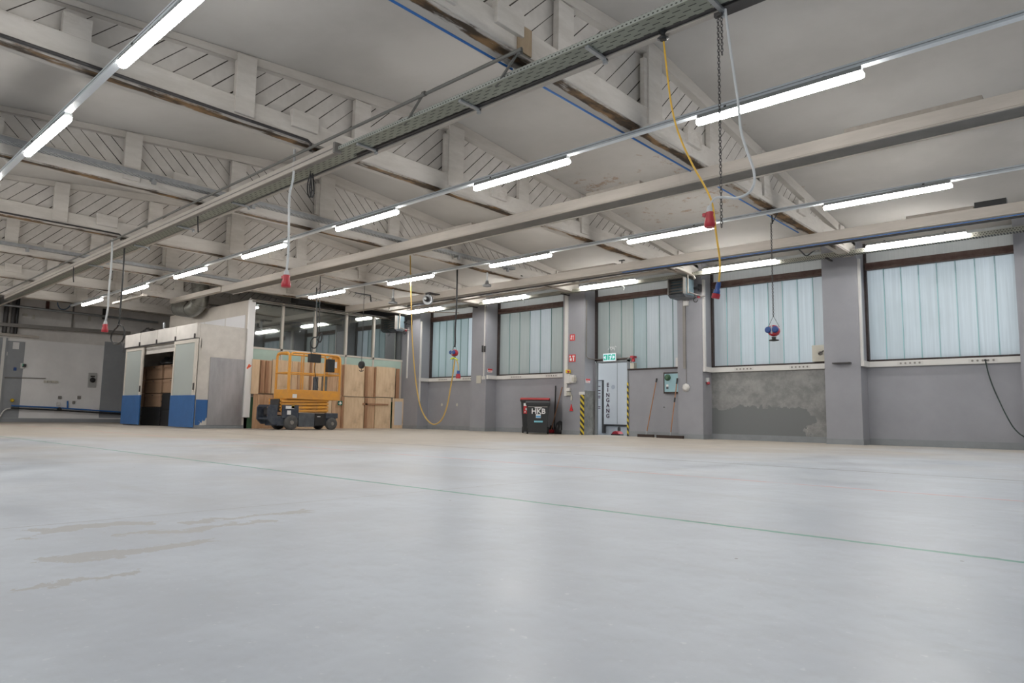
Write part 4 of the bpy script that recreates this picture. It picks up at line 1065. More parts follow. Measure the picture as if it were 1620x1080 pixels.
# ------------------------------------------------------------------ plywood boards leaning on the office front
PX = OX+.10
def panel(xa, xb, ya, yb_, m, lab, battens=(), dx=0.0, mb_=M_BATT, crosses=(), name='plywood_panel'):
    X = PX+dx
    y0 = onX(xa, (ya+yb_)/2, X).y; y1 = onX(xb, (ya+yb_)/2, X).y
    z1 = onX((xa+xb)/2, ya, X).z; z0 = onX((xa+xb)/2, yb_, X).z
    if yb_ > 670: z0 = 0.0
    t = thing(name, (X, y0, z0), lab, 'wooden panel', 'wooden panels against the office front')
    B((X-.03, X, y0, y1, z0, z1)).build('board', m, t)
    for (a, b_) in battens:
        B((X, X+.05, onX(a, 600, X).y, onX(b_, 600, X).y, z0+.02, z1-.02)).build('batten', mb_, t)
    for (a, b_, yy) in crosses:
        zz = onX((a+b_)/2, yy, X).z
        B((X+.0, X+.05, onX(a, yy, X).y, onX(b_, yy, X).y, zz-.03, zz+.03)).build('cross_batten', mb_, t)
    return t
panel(398.5, 410, 568, 623, M_PLY, 'pale plywood panel, upper left of the wooden panels', dx=.04)
panel(410.5, 429.5, 569.5, 622, M_PLY2, 'upper panel with two reddish battens left of the lift', battens=((411, 415), (419, 423.5)))
panel(400, 430, 623.5, 678, M_PLY2, 'brown boarded panel standing on the floor left of the lift', battens=((409, 412), (420, 423)), mb_=M_PLY2)
panel(430.5, 461, 569.5, 623, M_PLY, 'upper plywood panel seen through the left lift railing')
panel(461.5, 489, 572, 625, M_PLY, 'upper plywood panel behind the middle of the lift railing', battens=((470, 477),), mb_=M_PLY2)
panel(489.5, 513, 573, 626, M_PLY, 'upper plywood panel behind the right part of the lift railing', battens=((489.5, 492),))
panel(430.5, 470, 624, 678, M_PLY2, 'lower boarded panel hidden behind the lift body')
panel(470.5, 524, 626, 678, M_PLY, 'wide lower plywood panel behind the scissor arms')
panel(513.5, 533, 575, 626, M_PLY2, 'upper panel behind the orange control stand')
panel(524.5, 543.5, 626, 677.5, M_PLY2, 'lower batten panel with the green first aid sign', battens=((541, 543.5),))
panel(533.5, 543.5, 576, 626, M_PLY2, 'narrow upper panel right of the lift', battens=((541, 543.5),))
panel(544, 576, 577, 627, M_PLY, 'large upper plywood sheet right of the lift, small blue mark', dx=.02)
panel(544, 575.5, 628, 677, M_PLY, 'large lower plywood sheet right of the lift', dx=.02)
panel(576.5, 594, 579.5, 628, M_PLY2, 'upper batten panel between the two large sheets', battens=((577, 581), (592, 594)))
panel(576.5, 592.5, 629, 677, M_PLY2, 'lower batten panel between the two large sheets', battens=((578, 582),), crosses=((573, 613, 639.5),))
panel(594.5, 625, 580.5, 628, M_PLY, 'upper right plywood sheet with reddish edge battens', dx=.02)
panel(593.5, 618, 629, 677, M_PLY, 'lower right plywood sheet with dark smudge', dx=.02)
panel(625.5, 631, 583, 677, M_BATT, 'tall narrow batten strip behind the small framed whiteboard')
t = panel(621, 638.5, 630, 677, M_PLY, 'small wood framed whiteboard standing beside the right lower panel', name='framed_board', dx=.06)
X = PX+.06
B((X+.001, X+.006, onX(624, 650, X).y, onX(636, 650, X).y, .12, onX(630, 635, X).z)).build('white_face', mat('grey_white_face', (.55, .55, .57), .3), t)
X = PX+.062
c_ = onX(538, 637.5, X)
t = thing('first_aid_sign', tuple(c_), 'small green sign with white cross on the wooden panels', 'sign')
r_ = 3.3*(c_-CO).length/1095
B((X, X+.006, c_.y-r_*1.2, c_.y+r_*1.2, c_.z-r_, c_.z+r_)).build('sign_plate', mat('dark_sign_green', (0, .13, .09), .5), t)
m = MB(); m.box(X+.006, X+.009, c_.y-r_*.25, c_.y+r_*.25, c_.z-r_*.7, c_.z+r_*.7).box(X+.006, X+.0088, c_.y-r_*.85, c_.y+r_*.85, c_.z-r_*.22, c_.z+r_*.22); m.build('white_cross', M_WHITE, t)

# ------------------------------------------------------------------ scissor lift
XF_, XK = -18.35, -19.12
def Yl(px): return onX(px, 640, XF_).y
def Zl(py, px=480): return max(0.0, onX(px, py, XF_).z)
t = thing('scissor_lift', (XF_-.4, Yl(485), 0), 'orange and navy scissor lift parked before the wooden panels', 'scissor lift')
yN, yR = Yl(454), Yl(537.5)
zd0, zd1 = Zl(631.3), Zl(616.5)
d = MB(); d.box(XF_-.03, XF_, yN, yR, zd0, zd1); d.box(XK, XK+.03, yN, yR, zd0, zd1); d.box(XK+.03, XF_-.03, yN, yN+.03, zd0, zd1); d.box(XK+.03, XF_-.03, yR-.03, yR, zd0, zd1)
d.build('toe_board', M_ORANGE, t, bevel=.005)
B((XK+.03, XF_-.03, yN+.03, yR-.03, zd0+.08, zd0+.11)).build('platform_deck', M_STEELG, t)
B((XF_-.0, XF_+.006, yN, yR, (zd0+zd1)/2-.01, (zd0+zd1)/2+.01)).build('toe_seam', M_ORANGE, t)
zt_ = Zl(558.5); zm = Zl(589); R_ = .028; rc = .14
def loop(x0, ya, x1, yb_, name='guard_rail'):
    a, b_ = Vector((x0, ya, zd1-.02)), Vector((x1, yb_, zd1-.02)); d_ = (b_-a).normalized()
    pts = [a, a+Vector((0, 0, zt_-zd1-rc))]
    for k_ in range(1, 5): an = math.pi/2*k_/4; pts.append(Vector((a.x, a.y, zt_-rc))+d_*rc*(1-math.cos(an))+Vector((0, 0, rc*math.sin(an))))
    for k_ in range(0, 5): an = math.pi/2*k_/4; pts.append(Vector((b_.x, b_.y, zt_-rc))-d_*rc*(1-math.sin(an))+Vector((0, 0, rc*math.cos(an))))
    pts.append(b_)
    m = MB(); m.tube(pts, R_, 8); m.build(name, M_ORANGE, t)
    m = MB(); m.tube([a+Vector((0, 0, zm-zd1)), b_+Vector((0, 0, zm-zd1))], R_*.8, 6); m.build('mid_rail', M_ORANGE, t)
loop(XF_-.03, yN+.04, XF_-.03, yR-.03)
loop(XK+.03, yN+.04, XK+.03, yR-.03)
loop(XF_-.03, yN+.02, XK+.03, yN+.02, 'end_gate')
loop(XF_-.03, yR-.02, XK+.03, yR-.02, 'end_rail')
for xx, pxs in ((XF_-.03, (478, 512)), (XK+.03, (495, 516))):
    for q in pxs: MB().tube([(xx, Yl(q), zd1-.02), (xx, Yl(q), zt_)], R_*.8, 6).build('rail_post', M_ORANGE, t)
B((XF_-.10, XF_-.06, Yl(524), yR-.04, Zl(586), zt_-.03)).build('control_panel_plate', M_ORANGE, t)
B((XF_-.06, XF_-.055, Yl(528), Yl(532), Zl(578), Zl(568))).build('white_sticker', M_WHITE, t)
o = B((XF_-.02, XF_+.14, Yl(512.5), Yl(523), Zl(586), Zl(565))).build('control_box', M_BLACK, t, bevel=.01)
B((XF_-.35, XF_-.25, Yl(503), Yl(509.5), zd0+.11, Zl(594))).build('black_silver_canister', M_GREYMET, t, bevel=.02)
B((XF_-.35, XF_-.25, Yl(516.5), Yl(524), zd0+.11, Zl(592))).build('black_silver_canister', M_STAINL, t, bevel=.02)
B((XF_, XF_+.012, Yl(454)+.0+.0, Yl(457), zd0+.02, zt_-.02)).build('corner_post', M_ORANGE, t)
B((XF_+.001, XF_+.008, Yl(454.5)-.0+.15, Yl(461.5)+.15, zd0+.03, zd0+.14)).build('type_plate', M_WHITE, t)
# scissor arms, folded
zs0, zs1 = Zl(652), zd0
n = 4
for i in range(n):
    z = zs0+(zs1-zs0)*i/n; h = (zs1-zs0)/n
    for xx in (XF_-.10, XK+.04):
        for sgn in (1, -1):
            x_ = xx+(.0 if sgn > 0 else -.07)
            m = MB(); yA_, yB_ = Yl(448), Yl(522)
            za = z+h*.5-sgn*h*.22; zb2 = z+h*.5+sgn*h*.22
            m.bar((x_, yA_, za), (x_, yB_, zb2), .045, h*.72); m.build('scissor_arm', M_ORANGE, t)
B((XK+.1, XF_-.2, Yl(446), Yl(450), zs0, zs1-.01), (XK+.1, XF_-.2, Yl(520), Yl(523), zs0, zs1-.01)).build('scissor_pivot', M_DARKST, t)
# chassis
zc1, zc0 = zs0+.02, .13
zB = Zl(641)
B((XK+.04, XF_-.06, Yl(441), Yl(534), .12, Zl(658))).build('chassis_frame', M_NAVY, t, bevel=.01)
B((XF_-.08, XF_-.01, Yl(448), Yl(473.5), Zl(662), zB)).build('battery_cover', M_NAVY, t, bevel=.015)
B((XF_-.08, XF_-.01, Yl(474), Yl(499), Zl(675), Zl(653))).build('side_cover', M_GREYMET, t, bevel=.01)
B((XF_-.08, XF_-.01, Yl(499.5), Yl(516), Zl(673), Zl(653))).build('hydraulic_box', M_BLACK, t, bevel=.01)
B((XF_-.12, XF_-.0, Yl(516.5), Yl(535.5), Zl(661), Zl(652.5))).build('fender', M_NAVY, t, bevel=.015)
B((XF_-.012, XF_-.004, Yl(503), Yl(508), Zl(659), Zl(658))).build('white_sticker', M_WHITE, t)
ye = Yl(441)
for xx in (XF_-.12, XK+.04):
    MB().prism([(xx, ye-.28, .30), (xx, ye-.28, zB-.08), (xx, ye-.22, zB), (xx, ye, zB), (xx, ye, .16), (xx, ye-.14, .16)], (.07, 0, 0)).build('end_guard', M_NAVY, t)
for z_ in (.30, zB-.06): B((XK+.11, XF_-.12, ye-.26, ye-.20, z_, z_+.05)).build('end_crossbar', M_NAVY, t)
B((XK+.2, XF_-.25, ye-.16, ye-.02, .42, .62)).build('motor', M_DARKST, t, bevel=.03)
for (q0, q1, y0_, y1_, m_) in ((452.5, 466, 642.5, 647, M_WHITE), (461.5, 466, 641.8, 646.2, M_YELLOW), (455, 461, 649.5, 656, M_WHITE)):
    B((XF_-.009, XF_-.003, Yl(q0), Yl(q1), Zl(y1_), Zl(y0_))).build('sticker', m_, t)
for (q, r_, xx) in ((462, .215, XF_-.11), (526, .185, XF_-.11), (462, .215, XK-.04), (526, .185, XK-.04)):
    y_ = Yl(q)
    w_ = MB().lathe((xx, y_, r_), (1, 0, 0), [(r_*.6, -.0), (r_*.92, 0.0), (r_, .03), (r_, .12), (r_*.92, .15), (r_*.6, .15)], 22).build('wheel', mat('dusty_tyre', (.10, .10, .10), .85, noise=.3, nscale=9), t)
    MB().lathe((xx+.13, y_, r_), (1, 0, 0), [(r_*.62, 0), (r_*.6, .012), (r_*.3, .012), (r_*.25, .045)], 18).build('hub', M_STEELG, w_)
# tool box hanging at the rail
t = thing('hanging_control', tuple(onX(500, 430, -17.9)), 'black control box with cable coil hanging over the lift railing', 'hanging control box')
XH = -17.9
o = B((XH-.12, XH+.05, onX(490, 566, XH).y, onX(507, 566, XH).y, onX(500, 573.5, XH).z, onX(500, 560, XH).z)).build('control_box', M_BLACK, t, bevel=.02)
MB().tube(cr([onX(x, y, XH) for x, y in ((501, 455), (501, 500), (502, 530), (496, 534), (491.5, 541), (493, 549), (499, 550), (503, 543), (505, 533), (508.5, 527), (509, 535), (506, 541), (501, 536)  )]), .02, 6).build('cable_coil', M_BLACK, t)
MB().tube(cr([(Vector((XH, onX(506, 440, XH).y, roofz(onX(506, 440, XH).y)-.01)) if (x, y) == (506, 440) else onX(x, y, XH)) for x, y in ((506, 440), (505.5, 490), (505, 525))]), .014, 6).build('cable', M_BLACK, t)
MB().tube(cr([onX(x, y, XH) for x, y in ((492, 541), (491, 550), (493, 561))]), .014, 6).build('cable', M_BLACK, t)
MB().tube(cr([onX(x, y, XH) for x, y in ((499, 573), (498, 584), (499, 595), (502, 606), (503, 614))]), .012, 6).build('lower_cable', M_BLACK, t)

# ------------------------------------------------------------------ far left wall fittings
def onL(x, y, d=.01): return onX(x, y, LX+d)
def lplate(x0, x1, y0, y1, d, m, name, bevel=0.0, loc=True, parent=None):
    a = onL(x0, y0, d); b_ = onL(x1, y1, d)
    o = B((LX+.001, LX+d, a.y, b_.y, max(b_.z, .0), a.z)).build(name, m, parent, bevel=bevel, loc=None if parent else (LX, a.y, b_.z))
    return o
struct(B((LX, LX+.012, onL(0, 600).y-3, onX(197, 600, LX).y+1, 0, onX(60, 661.5, LX).z)).build('baseboard_left', M_GREYD))
struct(lplate(166, 200, 540, 661, .008, M_GREYD, 'trim_4'))
struct(lplate(-60, 29, 533, 661, .008, M_GREYD, 'trim_5'))
t = bpy.data.objects.new('door_2', None); scene.collection.objects.link(t); OFF[t.name] = (0, 0, 0); struct(t)
a = onL(-40, 530, .06); b_ = onL(0.5, 665, .06)
B((LX+.01, LX+.05, a.y, b_.y, 0, a.z)).build('door_leaf', M_GREYD, t)
B((LX+.05, LX+.07, onL(0, 600, .06).y-.03, onL(3.5, 600, .06).y, 0.05, a.z)).build('door_edge', M_TRUNK, t)
a = onL(0, 526, .15); b_ = onL(62, 533, .15)
B((LX+.05, LX+.15, a.y-3, b_.y, (a.z+b_.z)/2-.07, (a.z+b_.z)/2+.02)).build('sliding_rail', M_STEEL, t)
B((LX+.009, LX+.012, onL(20, 550).y, onL(30, 550).y, onL(25, 552).z, onL(25, 541).z), (LX+.009, LX+.012, onL(6, 560).y, onL(12, 560).y, onL(9, 562).z, onL(9, 556).z)).build('worn_paint', M_WHITEWALL, t)
t = thing('wall_control', tuple(onL(37, 577)), 'small white wall control with black and green face on the left wall', 'control')
lplate(33, 39, 574, 583, .05, M_TRUNK, 'housing', parent=t, bevel=.01); lplate(36.5, 41.5, 575.5, 580.5, .12, M_BLACK, 'display', parent=t, bevel=.01)
B((LX+.12, LX+.125, onL(35.6, 577, .12).y, onL(36.6, 577, .12).y, onL(36, 579, .12).z, onL(36, 575, .12).z)).build('green_light', mat('green_lamp_plastic', (.05, .5, .3), .4), t)
t = thing('socket_strip', tuple(onL(80, 604)), 'beige wall socket strip fed by a thin grey conduit', 'socket strip')
a = onL(69, 601.5); b_ = onL(92, 606)
for i in range(4):
    y0 = a.y+(b_.y-a.y)*i/4; B((LX+.001, LX+.05, y0+.01, y0+(b_.y-a.y)/4-.01, b_.z, a.z)).build('socket', M_CREAMBOX, t)
cable('conduit', [onL(0, 597, .03), onL(40, 597.6, .03), onL(72, 598.5, .03)], .02, M_STEELG, 'thin grey conduit on the left wall leading to the socket strip', 'conduit', k=0)
t = thing('intercom_plate', tuple(onL(146, 601)), 'grey metal plate with two black openings on the left wall', 'wall plate')
lplate(140.5, 152, 589.5, 613, .04, M_GREYMET if False else mat('grey_plate', (.38, .38, .37), .5), 'plate', parent=t, bevel=.005)
c_ = onL(146.5, 601, .04); MB().lathe(c_, (1, 0, 0), [(.10, 0), (.09, .05), (.04, .07)], 14).build('knob', M_BLACK, t)
a = onL(143.5, 594, .045); b_ = onL(150, 596.5, .045); B((LX+.04, LX+.045, a.y, b_.y, b_.z, a.z)).build('slot', M_BLACK, t)
for (x, y, lab) in ((95, 628.5, 'left'), (125.5, 628.5, 'right')):
    tag(lplate(x-2.5, x+2.5, y-2.3, y+2.5, .05, M_STEELG, 'wall_socket', bevel=.006), 'small grey wall socket, %s of the pair above the blue pipe' % lab, 'socket', 'grey wall sockets')
tag(lplate(22, 26, 581, 586, .05, M_BLUEPL, 'switch_box', bevel=.006), 'small dark blue switch on the grey strip of the left wall', 'switch')
cable('water_pipe', [onL(18, 641.5, .10), onL(95, 645, .10), onL(108, 646, .10), onL(196, 652, .10)], .030, M_BLUECAB, 'blue water pipe low along the left wall', 'pipe', k=0)
cable('water_pipe', [onL(17, 645.5, .12), onL(95, 649, .12), onL(196, 655, .12)], .030, M_BLACK, 'black pipe below the blue water pipe on the left wall', 'pipe', k=0)
cable('water_pipe', [onL(0, 659, .10), onL(4, 652, .10), onL(10, 647, .10), onL(18, 645.5, .10)], .025, M_TRUNK, 'white bent hose at the left end of the blue pipe', 'hose')
tag(MB().lathe(onL(92.5, 647, .02), (1, 0, 0), [(.05, 0), (.07, .05), (.07, .16), (.03, .2)], 10).build('pipe_valve', M_BLACK, None, loc=onL(92.5, 647, .02)), 'black valve on the pipes low on the left wall', 'valve')
tag(MB().lathe(onL(18.5, 633, .02), (1, 0, 0), [(.03, 0), (.05, .05), (.07, .08), (.03, .12)], 8).build('pipe_valve', M_YELLOW, None, loc=onL(18.5, 633, .02)), 'small yellow valve on the grey strip at the far left', 'valve')
tag(MB().tube([onL(107, 645, .06), onL(107, 634, .06)], .03, 8).build('pipe_stub', M_BLUECAB, None, loc=onL(107, 640, .06)), 'short blue pipe stub rising from the blue pipe', 'pipe')
tag(lplate(115.5, 119, 634, 638.5, .06, M_STEELG, 'pipe_box', bevel=.005), 'small grey box above the pipes, right of the blue stub', 'box')
tag(lplate(90.5, 95, 636, 641.5, .06, M_TRUNK, 'pipe_box', bevel=.005), 'small white box above the black valve', 'box')
# upper pipes and beams at the left wall
def lbeam(name, x0, y0, x1, y1, d, w_, h_, m, lab, cat='steel beam', ext=3):
    a = onL(x0, y0, d); b_ = onL(x1, y1, d); dr = (b_-a).normalized(); a = a-dr*ext
    o = MB().bar((LX+d, a.y, a.z), (LX+d, b_.y, b_.z), w_, h_).build(name, m, None, loc=tuple(b_)); return tag(o, lab, cat)
a = onL(0, 485.5, .5); b_ = onL(250, 510, .5)
cable('steel_pipe', [(LX+.5, a.y-3, a.z+.12), (LX+.5, b_.y, b_.z)], .05, M_GALV, 'shiny steel pipe high across the left wall', 'pipe', k=0)
lbeam('steel_beam', 0, 513, 205, 527, .3, .25, .12, M_STEELG, 'grey steel beam across the left wall below the steel pipe')
lbeam('steel_beam', 0, 461, 270, 496, .35, .22, .12, M_COPPER, 'red brown steel beam high on the left wall')
lbeam('steel_beam', 40, 469, 270, 500, .45, .1, .05, M_STEEL, 'thin cream steel strip under the red brown beam')
a = onL(10, 462, .2); b_ = onL(27, 528, .2)
t = thing('pipe_column', (LX+.2, a.y, b_.z), 'dark column of pipes at the far left of the left wall', 'pipe column')
for i in range(4):
    y_ = a.y+(b_.y-a.y)*(i+.5)/4; MB().tube([(LX+.2, y_, b_.z), (LX+.2, y_, a.z+.1)], .06 if i % 2 else .08, 8).build('vertical_pipe', (M_DARKST, M_STEELG, M_DARKST, M_BLACK)[i], t)
for (x, y0, y1, w_, m_, lab) in ((77, 470, 490, .05, M_COPPER, 'red brown short strut between the left wall beams'), (118, 478, 520, .02, M_STEELG, 'thin grey vertical wire on the left wall'), (166, 488, 505, .05, M_DARKST, 'dark vertical strut on the left wall, right part')):
    a = onL(x, y0, .1); b_ = onL(x, y1, .1)
    tag(B((LX+.001, LX+.1, a.y-w_, a.y+w_, b_.z, a.z)).build('strut', m_, None, loc=(LX+.07, a.y, b_.z)), lab, 'strut')
for (x, y, lab) in ((40, 498, 'left'), (53, 500, 'middle'), (142, 503, 'right')):
    tag(lplate(x-3.5 if x == 40 else x-1.5, x+3.5 if x == 40 else x+1.5, y-2.5, y+(2.5 if x == 40 else 5), .06, M_CREAMBOX, 'junction_box', bevel=.005), 'small dusty box between the left wall beams, %s one' % lab, 'junction box', 'dusty boxes on the left wall')
cable('blue_cable', [onL(x, y, .6) for x, y in ((116, 445), (114, 470), (112, 482), (104, 489), (95, 488), (91, 480), (92, 475))], .02, mat('faded_blue_cable', (.10, .16, .25), .6), 'faded blue cable drooping in a loop before the left wall')
# unlit lamp and lumber on the kiosk roof
a = onX(180, 483, -25.5); b_ = onX(230, 470, -25.5)
t = thing('unlit_light', tuple(onY(182, 486, 7.9)), 'unlit cream strip light near the farthest lamp of the middle row', 'light fitting')
pA, pB = onY(180, 486, 8.0), onY(229, 469, 8.0)
MB().bar((pA.x, 8.0, 4.02), (pB.x, 8.0, 4.02), .12, .06).build('lamp_body', M_STEEL, t)
for x_ in (pA.x+.3, pB.x-.3): B((x_-.01, x_+.01, 7.99, 8.01, 4.05, roofz(8))).build('hanger', M_STEELG, t)
lump('dark_lump', (onY(236, 514, 9.6).x, 9.6, KH+.012), .5, .3, .35, M_DARKST, 'dark bundle lying on the kiosk roof', 'bundle', 5, .4)
cable('steel_pipe', [(onY(260, 520, 9.4).x, 9.4, KH), (onY(260, 510, 9.4).x, 9.4, KH+.42)], .04, M_GALV, 'short upright metal pipe on the kiosk roof', 'pipe', k=0)
# ------------------------------------------------------------------ white trunkings under the windows
def trunk(i, lab, lift=0.0):
    a, b_ = BAYS[i]
    t = thing('cable_trunking', (a, W, ZS), lab, 'trunking', 'white trunkings under the windows')
    z1 = ZS-.0-lift; z0 = z1-.125
    B((a+.001, b_-.001, W-.075, W-.001, z0, z1)).build('trunking_body', M_TRUNK, t, bevel=.006)
    B((a+.001, a+.07, P+.02, W-.076, z0, z1)).build('trunking_return', M_TRUNK, t)
    L_ = b_-a
    for fx in (.22, .68):
        m = a+L_*fx
        q = B((m, m+.50, W-.079, W-.075, z0+.025, z1-.025)).build('socket_panel', mat('socket_panel_plastic', (.58, .57, .55), .4), t)
        for k_ in range(5): MB().lathe((m+.07+.09*k_, W-.079, (z0+z1)/2), (0, -1, 0), [(.022, 0), (.022, .003)], 8).build('socket', M_STEELG, t)
    return t, z0, z1
trunk(0, 'white trunking under the leftmost window'); trunk(1, 'white trunking under the window above the bins')
trunk(3, 'white trunking above the damp stained wall'); trunk(4, 'white trunking under the rightmost window, black cable plugged in')
# black cable from the last trunking
c0 = onY(1559, 571, W-.09); z_ = ZS-.06
pts = [Vector((c0.x, W-.09, z_)), Vector((c0.x+.01, W-.10, z_-.08))]+[onY(x, y, W-.10) for x, y in ((1564, 592), (1571, 612), (1580, 632))]+[onY(x, y, P-.04) for x, y in ((1591, 655), (1602, 674), (1612, 685), (1619, 690), (1628, 697))]
pts = pts+[Vector((pts[-1].x+.3, P-.2, .02)), Vector((pts[-1].x+.9, P-.3, .015))]
cable('power_cable', pts, .012, mat('black_green_cable', (.02, .04, .035), .5), 'black cable plugged into the rightmost trunking and sagging to the floor')
MB_ = MB().lathe((c0.x, W-.078, z_), (0, -1, 0), [(.022, 0), (.022, .03), (.012, .04)], 10)
tag(MB_.build('power_plug', M_BLACK, None, loc=(c0.x, W-.08, z_)), 'black plug in the rightmost white trunking', 'plug')

def vstrip(name, px, y0, y1, plane, w_, d_, m, lab, cat='conduit', z0=None, z1=None):
    X = onY(px, (y0+y1)/2, plane).x
    za = onY(px, y0, plane).z if z1 is None else z1; zb2 = onY(px, y1, plane).z if z0 is None else z0
    return tag(B((X-w_/2, X+w_/2, plane-d_, plane-.001, zb2, za)).build(name, m, None, loc=(X, plane, zb2)), lab, cat)
vstrip('cable_duct', 897, 460, 626, P, .10, .06, M_TRUNK, 'wide white vertical duct on the pillar beside the fire signs', 'duct')
vstrip('cable_duct', 1117, 440, 583, P, .07, .05, M_TRUNK, 'white vertical duct at the corner of the pillar right of the heater', 'duct') if False else None
def side_strip(pil, yy, z0, z1, w_, m, lab, name='cable_duct'):
    X = PIL[pil][1]
    return tag(B((X+.001, X+.05, yy, yy+w_, z0, z1)).build(name, m, None, loc=(X, yy, z0)), lab, 'duct')
side_strip(3, P+.03, ZS-.12, 4.1, .09, M_TRUNK, 'white vertical duct left of the damp wall window')
side_strip(4, P+.03, ZS-.12, 4.12, .09, M_TRUNK, 'white vertical duct left of the rightmost window')
side_strip(0, P+.03, 1.0, 3.9, .05, M_TRUNK, 'thin white duct left of the leftmost window')
vstrip('conduit', 1083.5, 470, 583, P, .07, .05, M_STEELG, 'grey vertical conduit below the large unit heater')
X = onY(1086, 588, P).x
cable('conduit', [(X, P-.02, onY(1084, 583, P).z), (X, P-.02, onY(1086, 606, P).z)], .008, M_STEELG, 'thin wire from the grey conduit to the small white box', 'wire', k=0)
tag(MB().lathe(onY(1086, 613, P-.001), (0, -1, 0), [(.10, 0), (.11, .03), (.05, .07)], 8).build('wall_box', M_TRUNK, None, loc=onY(1086, 613, P)), 'small pale box low on the pillar right of the brooms', 'box')
tag(B((onY(1083, 478, P).x, onY(1090, 478, P).x, P-.08, P-.001, onY(1086, 484, P).z, onY(1086, 476, P).z)).build('wall_box', M_TRUNK, None, loc=onY(1086, 480, P)), 'small white box under the large unit heater', 'box')
vstrip('conduit', 767, 470, 597, P, .03, .03, M_TRUNK, 'thin white conduit on the pillar between the two left windows')
X0, X1 = onY(762.5, 600, P).x, onY(770, 600, P).x
for (x0, x1, y0, y1, m_, nm, lab) in ((754.5, 761.5, 594, 606, M_CREAMBOX, 'wall_notice', 'pale notice sheet on the pillar between the left windows'), (763, 768, 595, 600, M_TRUNK, 'wall_socket', 'small white socket right of the pale notice'),
        (763, 765.5, 546.5, 557, M_BLACK, 'black_strip', 'left of two black strips on the pillar between the left windows'), (766.5, 768.2, 547, 557, M_BLACK, 'black_strip', 'right of two black strips on the pillar between the left windows')):
    a, b_ = onY(x0, y0, P), onY(x1, y1, P)
    tag(B((a.x, b_.x, P-.03, P-.001, b_.z, a.z)).build(nm, m_, None, loc=(a.x, P, b_.z), bevel=.004), lab, {'wall_notice':'notice','wall_socket':'socket','black_strip':'strip'}[nm])
X = PIL[0][0]+.0
vstrip('conduit', 645.5, 518, 598, P, .05, .04, M_TRUNK, 'white conduit under the corner unit heater')

def sign(x0, x1, y0, y1, plane, name, base, marks, lab, side=None, cat='sign', dep=.012):
    """flat sign; marks = list of (u0,u1,v0,v1,material) in 0..1"""
    a, b_ = onY(x0, y0, plane), onY(x1, y1, plane)
    t = thing(name, (a.x, plane, b_.z), lab, cat)
    B((a.x, b_.x, plane-dep, plane-.001, b_.z, a.z)).build('sign_plate', base, t)
    for (u0, u1, v0, v1, m_) in marks:
        B((a.x+(b_.x-a.x)*u0, a.x+(b_.x-a.x)*u1, plane-dep-.003, plane-dep, b_.z+(a.z-b_.z)*v0, b_.z+(a.z-b_.z)*v1)).build('pictogram', m_, t)
    return t
sign(902, 909.5, 529, 538.5, P, 'fire_sign', M_SIGNR, [(.15, .38, .2, .45, M_WHITE), (.2, .4, .5, .85, M_WHITE), (.6, .75, .15, .8, M_WHITE), (.5, .85, .7, .8, M_WHITE)], 'upper small red fire extinguisher sign on the pillar left of the door')
sign(900.5, 910.5, 561, 572, P, 'fire_sign', M_SIGNR, [(.15, .45, .15, .5, M_WHITE), (.1, .3, .6, .85, M_WHITE), (.62, .8, .12, .6, M_WHITE), (.55, .88, .65, .85, M_WHITE)], 'lower larger red fire extinguisher sign on the pillar left of the door')
sign(771, 776.5, 583, 589.5, P+.0, 'prohibition_sign', M_WHITE, [(0, 1, .5, 1, M_SIGNR), (.2, .8, .1, .3, M_TXT)], 'small red and white sign right of the notice pillar') if False else None
def side_sign(pil, yy0, yy1, z0, z1, name, base, marks, lab):
    X = PIL[pil][1]
    t = thing(name, (X, yy0, z0), lab, 'sign')
    B((X+.001, X+.012, yy0, yy1, z0, z1)).build('sign_plate', base, t)
    for (u0, u1, v0, v1, m_) in marks:
        B((X+.012, X+.015, yy0+(yy1-yy0)*u0, yy0+(yy1-yy0)*u1, z0+(z1-z0)*v0, z0+(z1-z0)*v1)).build('pictogram', m_, t)
for (pil, px, py, lab) in ((1, 774.5, 586, 'small red and white notice on the pillar side, left of the bins window'), (2, 926.5, 602, 'small red and white notice on the pillar side, left of the door')):
    X = PIL[pil][1]; c_ = onX(px, py, X)
    c_.y = min(max(c_.y, P+.14), W-.14)
    side_sign(pil, c_.y-.10, c_.y+.12, c_.z-.06, c_.z+.06, 'wall_notice', M_WHITE, [(0, 1, .55, 1, M_SIGNR), (.1, .9, .15, .25, M_SIGNR), (.1, .6, .35, .42, M_SIGNR)], lab)
# switches on the entrance pillar
t = thing('emergency_switch', tuple(onY(905, 598, P)), 'white switch boxes with a yellow and red emergency switch on the entrance pillar', 'switch panel')
def pbox(x0, x1, y0, y1, d, m, nm, parent, plane=P, bevel=.006):
    a, b_ = onY(x0, y0, plane), onY(x1, y1, plane)
    return B((a.x, b_.x, plane-d, plane-.001, b_.z, a.z)).build(nm, m, parent, bevel=bevel)
pbox(897.5, 903, 585, 590, .09, M_YELLOW, 'yellow_plate', t)
MB().lathe(onY(900, 587.5, P-.09), (0, -1, 0), [(.025, 0), (.035, .03), (.03, .05)], 10).build('red_button', M_RED, t)
pbox(898, 904, 591.5, 606.5, .10, M_TRUNK, 'switch_box', t)
pbox(905, 911.5, 593.5, 605.5, .12, M_TRUNK, 'switch_box', t)
pbox(909, 912.5, 597, 603, .14, M_CREAMBOX, 'side_lever', t)
pbox(898.5, 903.5, 613.5, 618.5, .08, M_TRUNK, 'lower_socket', t)
pbox(898.5, 903.5, 620, 625.5, .08, M_CREAMBOX, 'lower_socket', t)
pbox(903.5, 905.5, 624, 633, .03, M_CREAMBOX, 'label_strip', t)
t = thing('red_cone_marker', tuple(onY(904, 650, P)), 'small red triangular marker low on the entrance pillar', 'marker')
a, b_ = onY(901.5, 650, P-.01), onY(906.5, 650, P-.01); c_ = onY(904, 639, P-.01)
